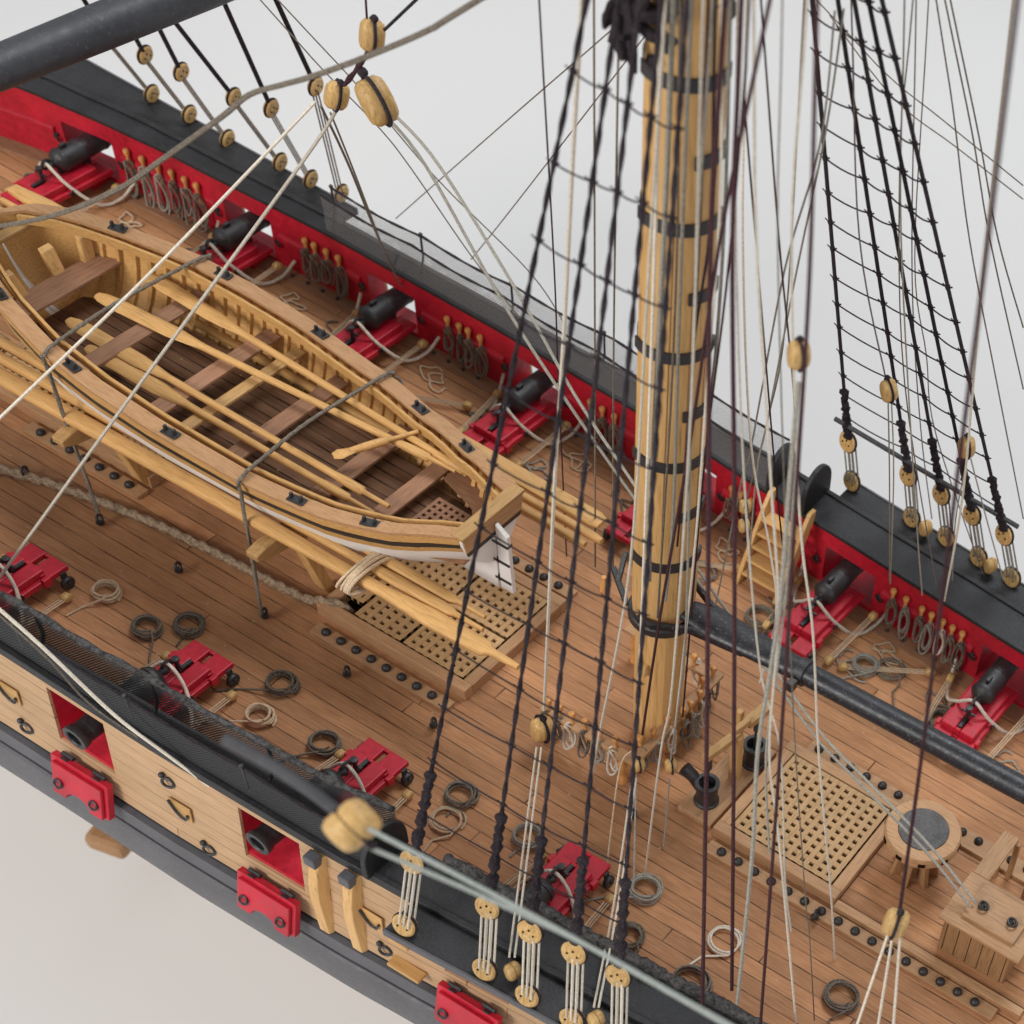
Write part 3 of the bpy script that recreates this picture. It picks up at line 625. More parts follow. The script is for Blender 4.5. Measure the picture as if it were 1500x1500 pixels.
# ------------------------------------------------------------------ pumps
t=thing('pump_stand',(10.8,0,0),'wooden pump frame on a base board with a stepped crank beam','pump frame')
m=MB(); m.box((10.75,-.15,.09),(.95,2.75,.18)); m.build('base_board','coaming_wood_across',t,None,.03)
m=MB(); m.box((10.85,-.02,.98),(.24,.24,1.65)); m.build('post','boxwood_upright',t,None,.03)
m=MB(); m.box((10.40,.75,.98),(.16,.16,1.3)); m.build('post','boxwood_upright',t,None,.03)
m=MB(); m.bar((10.72,-1.15,2.02),(10.88,-.15,1.98),.20,.20); m.bar((10.84,-.22,2.10),(10.92,.32,2.1),.14,.18); m.bar((10.88,.28,1.99),(10.98,1.0,1.97),.26,.22); m.bar((10.98,.98,2.0),(10.90,1.18,1.9),.14,.18)
m.build('crank_beam','boxwood_across',t,None,.02)
for i,(x,y,l) in enumerate(((10.72,-.98,'black iron pump under the near end of the pump beam'),(10.95,.62,'black iron pump under the far end of the pump beam'))):
    q=thing('deck_pump',(x,y,.18),l,'pump','black iron deck pumps')
    m=MB(); m.lathe([(.30,.18),(.30,.24),(.26,.27),(.25,.78),(.29,.82),(.29,.90),(.20,.90),(.18,.6),(0,.6)],(x,y,0),n=22,caps=False); m.build('barrel','black_iron',q,40)
    m=MB(); m.lathe([(.035,.6),(.035,1.75)],(x,y,0),n=8); m.build('rod','black_iron',q,True)
    m=MB(); m.box((x,y+.02,1.66),(.14,.13,.52)); m.build('rod_head','black_iron',q,None,.03)
    if i==0:
        m=MB(); m.tube([(x-.2,y,.55),(x-.38,y-.02,.85),(x-.62,y-.05,1.02)],[.13,.15,.17],12); m.build('spout','black_iron',q,40)
# ------------------------------------------------------------------ fife rail round the mast
t=thing('fife_rail',(8,0,0),'horseshoe pin rail round the foot of the mast on turned posts','pin rail')
for s in (-1,1):
    m=MB(); m.box((7.8,s*1.58,1.06),(2.6,.26,.11)); m.build('side_rail','coaming_wood',t,None,.02)
m=MB(); m.box((9.12,0,1.12),(.28,3.5,.11)); m.build('cross_rail','coaming_wood_across',t,None,.02)
for x,y in ((6.75,-1.58),(8.75,-1.58),(6.75,1.58),(8.75,1.58),(9.12,-.55),(9.12,.55)):
    m=MB(); m.lathe([(.13,0),(.13,.15),(.09,.2),(.07,.3),(.11,.5),(.12,.65),(.07,.85),(.11,.92),(.11,1.0)],(x,y,0),n=14); m.build('post','orange_pin',t,40)
def pin(x,y,z,label,grp,tilt=(0,0),mat='orange_pin'):
    m=MB(); m.lathe([(.035,-.34),(.04,-.05),(.055,-.02),(.055,.02),(.045,.05),(.05,.14),(.085,.26),(.09,.31),(.06,.36),(0,.375)],(0,0,0),n=10)
    if 'PIN' not in globals():
        o=m.build('belaying_pin',mat,None,True); globals()['PIN']=o
    else: o=PIN.copy(); COL.objects.link(o)
    o.location=(x,y,z); tag(o,label,'belaying pin',grp); return o
pinspots=[]
for x,y in [(6.69,-1.6),(7.0,-1.58),(7.35,-1.58),(7.7,-1.56),(8.15,-1.6),(8.55,-1.55),(8.98,-1.2),(9.1,-.84),(9.15,-.35),(9.26,.06),(9.29,.34),(9.27,.73),(9.1,1.1),(9.09,1.53),(7.14,1.58),(7.6,1.6),(8.1,1.58),(8.5,1.58)]:
    side='near side' if y<-1.3 else ('far side' if y>1.3 else 'aft cross rail')
    pin(x,y,1.14+.03*(x>8.9),'turned orange belaying pin in the %s of the mast pin rail'%side,'belaying pins round the mast'); pinspots.append((x,y,side))
def hank(p,w,l,mat,out,label,group,n=3):
    """coil of rope hung on a pin: several loose loops"""
    p=V3(p); out=V3(out).normalized(); sd=out.cross(V3((0,0,1))).normalized(); m=MB()
    for k in range(n):
        q=k/n; ww=w*(.75+.5*random.random()); ll=l*(.75+.4*random.random()); c=p+out*(.06+.05*k)+sd*random.uniform(-.05,.05)
        pts=[c+sd*(ww*math.sin(a)*(.55+.45*(1-math.cos(a))/2))+V3((0,0,-ll*(1-math.cos(a))/2+.05))+out*(.05*math.sin(a*2+k)) for a in frange(0,2*PI,18)[:-1]]
        m.tube(pts,.028,5,loop=True,upv=out)
    o=m.build('hung_rope_coil',mat,None,True); recentre(o); return tag(o,label,'rope coil',group)
for i,(x,y,s) in enumerate(pinspots):
    if True:
        o={'near side':(0,-1,0),'far side':(0,1,0)}.get(s,(1,0,0))
        hank((x,y,1.12),.17,.80,('grey_rope','bleached_rope','pale_rope')[i%3],o,'loose rope loops hung at the %s of the mast pin rail'%s,'rope loops hung round the mast')
# pins and hanging loops along the far bulwark
FP=[(11.15,'a'),(11.55,'b'),(12.05,'c'),(12.35,'d'),(12.7,'e'),(13.0,'f'),(13.3,'g')]
for x,_ in FP:
    y=W(x)-.07; pin(x,y,1.18,'orange belaying pin in the far bulwark between the two right-hand carronades','belaying pins in the far bulwark, right')
    hank((x+.05,y,1.2),.15,1.0,('grey_rope','bleached_rope','pale_rope')[int(x*3)%3],(0,-1,0),'grey rope loops hung on the far bulwark between the two right-hand carronades','rope loops on the far bulwark, right')
for x in (-14.3,-13.8,-13.3,-12.85,-12.4,-12.0):
    y=W(x)-.07; pin(x,y,1.18,'orange belaying pin in the far bulwark under the dark yard, upper left','belaying pins in the far bulwark, left')
    hank((x+.05,y,1.2),.2,1.15,('grey_rope','bleached_rope')[int(x*3)%2],(0,-1,0),'grey rope loops hung on the far bulwark at the upper left','rope loops on the far bulwark, left')
for x in (-8.4,-8.1,-7.7,-7.3,-3.6,-3.2,-2.9,-2.5,1.2,1.6,2.0,5.9,6.2,6.55,17.0,17.4):
    y=W(x)-.07; pin(x,y,1.18,'orange belaying pin in the far bulwark behind the boat and the mast','belaying pins in the far bulwark, middle')
    hank((x+.05,y,1.2),.16,.9,'grey_rope',(0,-1,0),'grey rope loops hung on the far bulwark behind the boat and the mast','rope loops on the far bulwark, middle')
# ------------------------------------------------------------------ twisted anchor cable
P0=[(-9.6,-3.3),(-8.38,-2.95),(-7.56,-2.68),(-6.14,-2.37),(-4.7,-2.12),(-3.35,-1.99),(-1.59,-1.88),(-.43,-1.80),(.25,-1.68),(.55,-1.50)]
Z0=[.14]*8+[.40,.30]
m=MB(); pts=[]
for i in range(len(P0)-1):
    for q in frange(0,1,14)[:-1]: pts.append(V3((P0[i][0]*(1-q)+P0[i+1][0]*q,P0[i][1]*(1-q)+P0[i+1][1]*q,Z0[i]*(1-q)+Z0[i+1]*q)))
pts.append(V3((.62,-1.42,.02))); m.tube(pts,.105,15,twist=5.5,lobes=3,amp=.22); o=m.build('anchor_cable','cable_rope',None,True); recentre(o)
tag(o,'thick twisted rope cable running along the deck into the open corner of the main hatch','rope cable')
# ------------------------------------------------------------------ ladder up to the far gangway
t=thing('deck_ladder',(7.75,5.9,0),'pale wooden ladder leaning on the red far bulwark right of the mast','ladder')
a0,a1=V3((7.15,5.50,0)),V3((7.30,6.42,2.35))
for x0,xt in ((7.13,7.22),(8.32,8.42)):
    m=MB(); m.loft([[V3((x,y-.20*(z<2.2),z)),V3((x+.12,y-.20*(z<2.2),z)),V3((x+.12,y+.24,z)),V3((x,y+.24,z))] for x,y,z in ((x0,5.45,0.0),(lerp((x0,0,0),(xt,0,0),.5).x,5.95,1.15),(xt,6.40,2.15),(xt,6.45,2.5))]); m.build('stringer','boxwood_upright',t,None,.02)
for k in range(5):
    q=.12+.17*k; m=MB(); m.box((7.80+.09*q,5.47+1.0*q,.10+2.15*q),(1.08,.42,.07)); m.build('step','boxwood',t,None,.015)
# ================================================================== SHIP'S BOAT
BH=[(-10.32,.03),(-10.2,.48),(-9.95,.90),(-9.4,1.32),(-8.7,1.68),(-7.7,2.0),(-6.5,2.28),(-5,2.42),(-3.5,2.45),(-1,2.32),(1,2.02),(2.5,1.60),(3.5,1.18),(3.95,1.0)]
BZ=[(-10.32,4.95),(-7.7,4.62),(-4.5,4.35),(-1,4.06),(.5,3.98),(2,4.08),(3.95,4.5)]
BK=[(-10.32,4.3),(-10.0,3.4),(-9.3,2.75),(-8.3,2.45),(-6,2.38),(2,2.38),(3.0,2.6),(3.95,3.1)]   # rabbet (lowest planking)
def bh(x): return interp(BH,x)
def bz(x): return interp(BZ,x)
def bk(x): return interp(BK,x)
boat=thing('ships_boat',(-3,0,2.3),'open wooden boat with oars aboard, white bottom and black stripe, lashed on deck','boat')
def bsec(x,ins=0,f0=0,f1=1,n=10):
    """half-section points from gunwale (f=0) to keel (f=1)"""
    h=max(.02,bh(x)-ins); zt=bz(x); zb=bk(x)+ins*.6; ex=.42+.9*max(0,(x-1.5)/2.45)+.5*max(0,(-7-x)/3.3)
    out=[]
    for i in range(n+1):
        f=f0+(f1-f0)*i/n; a=f*PI/2
        yy=h*(math.cos(a))**ex; zz=zt-(zt-zb)*(math.sin(a))**1.15*(1 if True else 0)
        out.append((max(yy,.03),zz))
    return out
bxs=[-10.32,-10.26,-10.15,-9.95,-9.7,-9.4]+frange(-9.0,3.0,24)+[3.3,3.6,3.95]
def shell(mb,f0,f1,ins0,ins1,sgn,n):
    rings=[]
    for x in bxs:
        a=bsec(x,ins0,f0,f1,n); b=bsec(x,ins1,f0,f1,n)[::-1]; rings.append([V3((x,sgn*y,z)) for y,z in a+b])
    mb.loft(rings)
bands=[('sheer_strake','boxwood',0,.12,-.02),('black_stripe','black_iron',.12,.20,-.005),('stripe_moulding','boxwood',.20,.255,-.03),('white_bottom','white_paint',.255,1,.0)]
for s in (-1,1):
    for nm,mt,a,b,o in bands:
        m=MB(); shell(m,a,b,o,.09,s,2 if b<.9 else 9); m.build(nm,mt,boat,40)
    m=MB(); shell(m,0,.97,.092,.13,s,9); m.build('inner_planking','boxwood',boat,40)
# gunwale cap
for s in (-1,1):
    m=MB(); rings=[]
    for x in bxs:
        h=bh(x); z=bz(x); wdt=min(.32,h*.6); rings.append([V3((x,s*(h+.06),z+.005)),V3((x,s*(h+.06),z+.085)),V3((x,s*(h-wdt),z+.085)),V3((x,s*(h-wdt),z+.005))])
    m.loft(rings); m.build('gunwale','gunwale_wood',boat,40)
    m=MB(); rings=[]
    for x in bxs[3:]:
        h=bh(x)-.47 if bh(x)>.7 else bh(x)*.4; z=bz(x); rings.append([V3((x,s*(h+.0),z-.16)),V3((x,s*(h+.0),z+.06)),V3((x,s*(h-.07),z+.06)),V3((x,s*(h-.07),z-.16))])
    m.loft(rings); m.build('inwale','boxwood',boat,40)
# ribs
for i,x in enumerate(frange(-9.1,3.1,33)):
    for s in (-1,1):
        m=MB(); a=bsec(x,.13,.02,.93,7); b=bsec(x,.22,.02,.93,7)
        m.loft([[V3((x-.05,s*p[0],p[1])),V3((x+.05,s*p[0],p[1])),V3((x+.05,s*q[0],q[1])),V3((x-.05,s*q[0],q[1]))] for p,q in zip(a,b)]); m.build('rib','boxwood',boat)
# floor, thwarts, stern sheets, breasthook
m=MB(); m.loft([[V3((x,-bh(x)*.62,2.95)),V3((x,bh(x)*.62,2.95)),V3((x,bh(x)*.62,2.89)),V3((x,-bh(x)*.62,2.89))] for x in frange(-9.0,2.6,14)]); m.build('floorboards','floor_slats',boat)
for i,x in enumerate((-6.3,-4.3,-3.5,-2.2,-.1,1.35)):
    m=MB(); h=bh(x)-.30; m.box((x,0,bz(x)-.72),(.44 if i!=2 else .3,2*h,.09)); m.build('thwart','brown_wood_across' if i not in(2,) else 'boxwood_across',boat,None,.02)
m=MB(); m.loft([[V3((x,-(bh(x)-.28),z-.0)),V3((x,bh(x)-.28,z)),V3((x,bh(x)-.28,z-.09)),V3((x,-(bh(x)-.28),z-.09))] for x,z in ((-8.95,3.95),(-8.6,3.93),(-8.3,3.92))]); m.build('bow_thwart','brown_wood_across',boat,None,.02)
for s in (-1,1):
    m=MB(); m.loft([[V3((x,s*(bh(x)-.28),3.42)),V3((x,s*(bh(x)-.78 if x<3.3 else .1),3.42)),V3((x,s*(bh(x)-.78 if x<3.3 else .1),3.36)),V3((x,s*(bh(x)-.28),3.36))] for x in (1.7,2.3,2.8,3.3,3.32,3.8)]); m.build('stern_bench','brown_wood',boat)
m=MB(); grating(m,1.9,3.1,-.62,.62,3.15,.17,.085,.08); m.build('stern_grating','brown_wood_across',boat)
m=MB(); m.loft([[V3((-10.05,-.5,4.6)),V3((-10.05,.5,4.6)),V3((-10.05,.5,4.75)),V3((-10.05,-.5,4.75))],[V3((-9.8,-.7,4.6)),V3((-9.8,.7,4.6)),V3((-9.8,.7,4.72)),V3((-9.8,-.7,4.72))]]); m.build('breasthook','boxwood_across',boat,None,.03)
for y in (-.95,.3,1.2):
    m=MB(); m.loft([[V3((-9.3+.2*abs(y),y-.17,4.55)),V3((-9.3+.2*abs(y),y+.17,4.55)),V3((-9.15+.2*abs(y),y+.17,4.5)),V3((-9.15+.2*abs(y),y-.17,4.5))],[V3((-8.9,y*.8-.15,3.5)),V3((-8.9,y*.8+.15,3.5)),V3((-8.7,y*.8+.15,3.4)),V3((-8.7,y*.8-.15,3.4))]]); m.build('bow_timber','boxwood_upright',boat,None,.03)
# transom, sternpost, rudder
a=bsec(3.95,0,0,1,12); pol=[V3((3.95,y,z)) for y,z in a]+[V3((3.95,-y,z)) for y,z in a[::-1]]
m=MB(); m.prism([p for p in pol],(1,0,0),.10); m.build('transom','white_paint',boat)
m=MB(); zt=4.5; m.prism([V3((4.052,-1.0,zt)),V3((4.052,1.0,zt)),V3((4.052,.93,zt-.46)),V3((4.052,-.93,zt-.46))],(1,0,0),.04); m.build('transom_panel','coaming_wood_across',boat,None,.01)
m=MB(); m.prism([V3((4.052,-.92,zt-.47)),V3((4.052,.92,zt-.47)),V3((4.052,.88,zt-.60)),V3((4.052,-.88,zt-.60))],(1,0,0),.03); m.build('transom_stripe','black_iron',boat)
m=MB(); m.box((3.95,0,zt+.05),(.34,2.1,.10)); m.build('transom_cap','boxwood_across',boat,None,.02)
m=MB(); m.prism([V3(p) for p in ((-8.3,-.07,2.18),(4.1,-.07,2.25),(4.15,-.07,4.0),(3.75,-.07,3.5),(2.8,-.07,2.6),(2.0,-.07,2.40),(-8.3,-.07,2.40),(-9.3,-.07,2.68),(-10.0,-.07,3.34),(-10.33,-.07,4.25),(-10.35,-.07,5.0),(-10.52,-.07,5.0),(-10.5,-.07,4.2),(-10.25,-.07,3.15),(-9.4,-.07,2.42))],(0,1,0),.14); m.build('keel_and_posts','white_paint',boat)
rud=MB(); rud.prism([V3((4.16,-.06,2.28)),V3((4.52,-.06,2.28)),V3((4.50,-.06,3.0)),V3((4.49,-.06,3.7)),V3((4.48,-.06,4.1)),V3((4.16,-.06,4.35))],(0,1,0),.12); rd=rud.build('rudder','white_paint',boat,None,.02)
for z,l in ((2.6,.44),(3.2,.44),(3.8,.44)):
    m=MB(); m.box((4.05+l/2,0,z),(l,.17,.07)); m.lathe([(.07,-.09),(.07,.09)],(4.14,0,z),n=10); m.build('rudder_strap','black_iron',rd,None)
# rowlock plates on the gunwale
for x in (-8.3,-5.7,-2.9,.3,2.0):
    for s in (-1,1):
        zz=bz(x)+.085; yy=s*(bh(x)-.13); m=MB(); ang=math.atan2(s*(bh(x+.2)-bh(x-.2)),.4); Rm=Matrix.Rotation(ang,3,'Z')
        m.box((x,yy,zz+.02),(.40,.22,.04),Rm); m.box(V3((x,yy,zz+.10))+Rm@V3((-.12,0,0)),(.06,.08,.16),Rm); m.box(V3((x,yy,zz+.10))+Rm@V3((.12,0,0)),(.06,.08,.16),Rm); m.build('rowlock','black_iron',boat,None,.01)
# ------------------------------------------------------------------ oars, spars
def oar(a,b,label,cat='oar',group='oars lying in the boat',blade=2.6,r=.085,bw=.21,mat='boxwood',up=(0,0,1)):
    """blade at end a, loom towards b"""
    a,b=V3(a),V3(b); L=(b-a).length; d=(b-a)/L; sd=d.cross(V3(up)).normalized(); u=sd.cross(d); m=MB(); rings=[]
    for q,w,h in ((0,.10,.035),(.15,.17,.04),(.5,bw,.045),(blade*.8,bw,.05),(blade,bw*.7,.07),(blade+.35,r*1.1,r*1.0),(L*.6,r,r),(L-1.6,r*1.05,r*1.05),(L-1.2,r*1.35,r*1.35),(L-.75,r*1.35,r*1.35),(L-.7,r*.7,r*.7),(L,r*.65,r*.65)):
        rings.append([a+d*q+sd*(w*math.cos(t))+u*(h*math.sin(t)) for t in frange(0,2*PI,10)[:-1]])
    m.loft(rings); o=m.build('oar' if cat=='oar' else 'spar',mat,None,50); recentre(o); return tag(o,label,cat,group)
def Uz(u,v,z): return U(u,v,z=z)
oar(Uz(215,402,3.98),Uz(716,712,3.78),'oar furthest from the viewer in the boat, its blade under the far gunwale')
oar(Uz(142,432,3.92),Uz(668,690,3.75),'second oar in the boat, blade tip nearest the bow, passing mid-boat')
oar(Uz(100,468,3.80),Uz(570,742,3.62),'upper oar of the close pair lying along the near side of the boat')
oar(Uz(128,508,3.72),Uz(548,752,3.58),'lower oar of the close pair lying along the near side of the boat')
o=oar(Uz(488,668,3.85),Uz(612,632,3.95),'short pale stick lying across the oars near the boat stern','tiller',None,.4,.075,.085); o.name='tiller'
# the spars stowed outboard of the boat
ns=[((-13.5,-2.55,2.93),(6.42,-2.16,3.0),'outermost flat pale spar stowed beside the boat, its tongue end over the hatch',.20,.13),
    ((-13.2,-2.14,3.04),(5.15,-1.80,3.02),'middle spar of the near stowed bundle, between the outer spar and the boat',.12,.13),
    ((-13.2,-1.78,3.12),(4.95,-1.48,3.02),'inner spar of the near stowed bundle, tight under the boat side',.115,.12)]
fs=[((-13.2,2.55,2.95),(5.1,2.52,3.0),'widest board of the far stowed bundle, its end left of the mast',.27,.08),
    ((-13.0,2.05,2.95),(5.45,2.05,3.0),'thin middle spar of the far stowed bundle behind the rudder',.10,.10),
    ((-13.0,1.75,2.95),(5.2,1.76,2.95),'thin inner spar of the far stowed bundle behind the rudder',.10,.10)]
for k,(a,b,l,w,h) in enumerate(ns+fs):
    a,b=V3(a),V3(b); L=(b-a).length; d=(b-a)/L; sd=d.cross(V3((0,0,1))).normalized(); u=sd.cross(d); m=MB(); rings=[]
    near=k<3
    prof=[(0,w*.6,h),(1,w,h),(L*.35,w,h),(L*.6,w*.95,h)]+([(L-3.6,w*.75,h*.8),(L-2.4,w*1.25,h*.75),(L-.9,w*1.15,h*.65),(L-.75,w*.5,h*.6),(L,w*.35,h*.5)] if near else [(L-2,w,h),(L-.2,w,h),(L,w*.7,h*.7)])
    for q,ww,hh in prof: rings.append([a+d*q+sd*(ww*math.copysign(abs(math.cos(t))**.6,math.cos(t)))+u*(hh*math.copysign(abs(math.sin(t))**.6,math.sin(t))) for t in frange(0,2*PI,12)[:-1]])
    m.loft(rings); o=m.build('spare_spar','boxwood',None,50); recentre(o); tag(o,l,'spar','spare spars stowed on both sides of the boat')
# a rope lashing round the near bundle
def lash(x,ys,zs,label,n=4):
    m=MB()
    for k in range(n):
        xx=x+k*.09; m.tube([V3((xx+.05*math.sin(t+k),ys[0]+(ys[1]-ys[0])*(.5-.5*math.cos(t)),zs[0]+(zs[1]-zs[0])*(.5+.5*math.sin(t)))) for t in frange(0,2*PI,18)[:-1]],.04,6,loop=True,upv=(1,0,0))
    o=m.build('rope_lashing','tan_rope',None,True); recentre(o); return tag(o,label,'lashing')
lash(1.9,(-2.75,-1.35),(2.78,3.22),'tan rope lashing tied round the near spar bundle beside the boat stern',5)
lash(-9.2,(-2.9,-1.5),(2.75,3.3),'dark rope lashing round the near spar bundle at the left edge',4)
# crutches that carry boat and spars
for x,l in ((-6.0,'forward wooden crutch under boat and spars, near the left edge'),(-.35,'aft wooden crutch under boat and spars, above the main hatch')):
    t=thing('boat_crutch',(x,0,0),l,'boat crutch','wooden crutches under the boat')
    m=MB(); m.loft([[V3((x-.17,y,z0)),V3((x+.17,y,z0)),V3((x+.17,y,z1)),V3((x-.17,y,z1))] for y,z0,z1 in ((-3.0,2.55,2.72),(-2.7,2.42,2.79),(-1.5,2.2,2.79),(-.9,1.95,2.25),(.9,1.95,2.25),(1.5,2.2,2.79),(2.7,2.42,2.79),(3.0,2.55,2.72))]); m.build('cross_beam','boxwood_across',t,None,.03)
    for s in (-1,1):
        m=MB(); m.loft([[V3((x-.16,s*(y-.15),z)),V3((x+.16,s*(y-.15),z)),V3((x+.16,s*(y+.15),z)),V3((x-.16,s*(y+.15),z))] for y,z in ((1.1,0),(1.25,.3),(1.7,2.3))]); m.build('leg','boxwood_upright',t,None,.03)
# tie-down ropes over the boat
def smooth_(P,n=10):
    o=[]
    for i in range(len(P)-1):
        a=P[max(i-1,0)];b=P[i];c=P[i+1];e=P[min(i+2,len(P)-1)]
        for q in frange(0,1,n)[:-1]: o.append(.5*((2*b)+(c-a)*q+(2*a-5*b+4*c-e)*q*q+(3*b-a-3*c+e)*q**3))
    o.append(P[-1]); return o
def tie(x,xe,label):
    z=bz(x)+.12; h=bh(x)+.10
    pts=[V3((xe,-2.82,.16)),V3((x+.03,-h-.06,z-.5)),V3((x,-h+.02,z+.03)),V3((x-.12,-h*.6,z+.06)),V3((x-.3,0,z-.06)),V3((x-.12,h*.6,z+.04)),V3((x,h,z+.03)),V3((x,h+.06,z-.5)),V3((xe,2.9,.1))]
    m=MB(); m.tube(smooth_(pts),.042,8,twist=7,lobes=3,amp=.25); o=m.build('tie_down_rope','grey_rope',None,True); recentre(o); return tag(o,label,'rope')
tie(-.9,-.79,'thick grey rope tying down the boat aft, crossing the oars')
tie(-6.3,-5.72,'thick grey rope tying down the boat near its bow, forward one of the two')
# ================================================================== MAST, BOOM, YARD
def mx(z): return 8.58+.022*z
mast=thing('lower_mast',(8.6,0,0),'thick pale lower mast with black iron hoops standing in the middle of the deck','mast')
def mring(z,r,n=28): return [V3((mx(z)+r*math.cos(t),r*math.sin(t),z)) for t in frange(0,2*PI,n)[:-1]]
m=MB(); m.loft([mring(z,r,16) for z,r in ((0,.57),(2,.58),(4.4,.58),(5.0,.62),(12,.62),(24,.60),(30,.56))]); m.build('spar','boxwood_upright',mast,20)
AZ=math.atan2(-20.6,15)   # the side plank faces aft and to the near side
def arcband(z0,z1,ri,ro,a0,a1,n=14,slope=0):
    rings=[]
    for t in frange(a0,a1,n):
        c,s=math.cos(t),math.sin(t); rings.append([V3((mx(z)+r*c,r*s,z)) for z,r in ((z0,ri),(z0,ro),(z1,ro),(z1,ri))])
    return rings
m=MB(); rs=[]
for z,r in ((4.75,.62),(4.9,.69),(5.3,.715),(9,.71),(14,.695),(24,.67),(30,.6)):
    rs.append([V3((mx(z)+q*math.cos(t),q*math.sin(t),z)) for t,q in [(AZ-1.15+2.5*k/12,r) for k in range(13)]+[(AZ-1.15+2.5*k/12,r-.14) for k in range(12,-1,-1)]])
m.loft(rs); m.build('front_fish','boxwood_upright',mast,25)
for k,(a) in enumerate((-.62,-.12,.42,.95)):     # seams of the built-up mast
    m=MB(); m.tube([V3((mx(z)+(r+.002)*math.cos(AZ+a),(r+.002)*math.sin(AZ+a),z)) for z,r in ((5.0,.695),(5.3,.715),(9,.71),(14,.695),(24,.67))],.010,5); m.build('seam','brown_wood',mast)
for v,part in ((105,0),(222,1),(322,0),(420,1),(508,0),(596,1),(672,0),(748,1),(822,0)):
    z=U(983 if v<400 else 972,v+8,y=-.55).z; r=.716-.0022*max(0,z-5.3)+.004
    m=MB(); m.loft(arcband(z-.12,z+.12,r-.1,r+.045,AZ-1.18 if not part else AZ+.30,AZ+1.45,16)); m.build('iron_hoop','black_iron',mast,30)
    if not part:
        m=MB(); m.loft(arcband(z-.12,z+.12,.5,.655,AZ+1.45,AZ+2*PI-1.18,20)); m.build('iron_hoop','black_iron',mast,30)
m=MB(); m.lathe([(.55,-.12),(.70,-.13),(.745,-.10),(.745,.08),(.70,.12),(.55,.12)],(mx(4.6),0,4.62),n=30); m.build('boom_collar','black_iron',mast,40)
m=MB(); m.box((mx(2.2)+.02,-.62,3.15),(.22,.16,.35)); m.build('cleat','pale_block',mast,None,.05)
m=MB(); m.bar((8.0,-.35,4.62),(7.1,.35,4.62),.13,.10); m.bar((7.45,.05,4.6),(7.3,.55,5.1),.12,.08); m.build('collar_arm','black_iron',mast,None,.02)
m=MB(); m.lathe([(.09,-.4),(.1,0),(.06,.05),(.06,.2)],(7.2,-.1,4.55),n=10); m.build('arm_pin','orange_pin',mast,True)
for j in range(5):  # cable-like lashing aloft at the top of the picture
    z=18.6+j*.36; m=MB(); m.tube([V3((mx(z)+(.80+.12*math.sin(3*t+j))*math.cos(t)-.3,(.80+.1*math.sin(4*t+j))*math.sin(t),z+.12*math.sin(2*t+j))) for t in frange(0,2*PI,30)[:-1]],.10+.03*(j%2),8,loop=True); m.build('shroud_lashing','black_rope',mast,True)
m=MB()
for k in range(60):
    t=PI*.9+random.random()*2.2; z=18.0+random.random()*2.2; rr=.62+random.random()*.55; m.tube([(mx(z)+(rr+.1*q)*math.cos(t+.25*q),(rr+.1*q)*math.sin(t+.25*q),z+.35*q*math.cos(k)) for q in (-1,-.3,.4,1)],[.06,.11,.10,.04],7)
m.build('black_knots','black_rope',mast,True)
# boom
t=thing('boom',(12,0,5.3),'thick black boom running aft from the mast collar above the deck','boom')
m=MB(); rings=[]
for x,r,w in ((9.35,.20,1.5),(10.0,.25,1.75),(10.9,.25,1.55),(11.8,.25,1.25),(12.5,.26,1.0),(15,.27,1.0),(20,.28,1.0),(26,.26,1.0)):
    zc=5.10+.045*(x-9.4); rings.append([V3((x,w*r*math.cos(a),zc+r*math.sin(a)*(1 if w==1 else .8))) for a in frange(0,2*PI,20)[:-1]])
m.loft(rings); m.build('spar','boom_paint',t,45)
for s in (-1,1):
    m=MB(); m.loft([[V3((x,s*y,z)),V3((x,s*(y+.12),z)),V3((x,s*(y+.12),z+.2)),V3((x,s*y,z+.2))] for x,y,z in ((8.6,.72,4.9),(9.0,.72,4.92),(9.7,.36,4.98),(11.0,.22,5.02))]); m.build('jaw','boom_paint',t,None,.03)
m=MB(); m.lathe([(.27,-.12),(.31,-.10),(.31,.10),(.27,.12)],(12.35,0,5.23),(1,0,.045),20); m.box((12.35,-.46,5.23),(.16,.2,.24)); m.build('boom_band','black_iron',t,40)
# yard crossing the upper left corner, nearer the camera
a=U(-160,163,x=-8.); b=U(345,-40,x=-8.); b=b+(b-a)*1.3
t=thing('yard',(a+b)/2,'dark blurred yard crossing the top left corner above the ship','yard')
m=MB(); m.tube([lerp(a,b,q) for q in frange(0,1,8)],[.36,.42,.46,.49,.5,.49,.46,.4,.3],20); m.build('spar','yard_paint',t,True)
for q in (.72,):
    c=lerp(a,b,q); m=MB(); m.tube([lerp(a,b,q-.012),lerp(a,b,q+.012)],.54,20); m.build('band','black_iron',t,40)
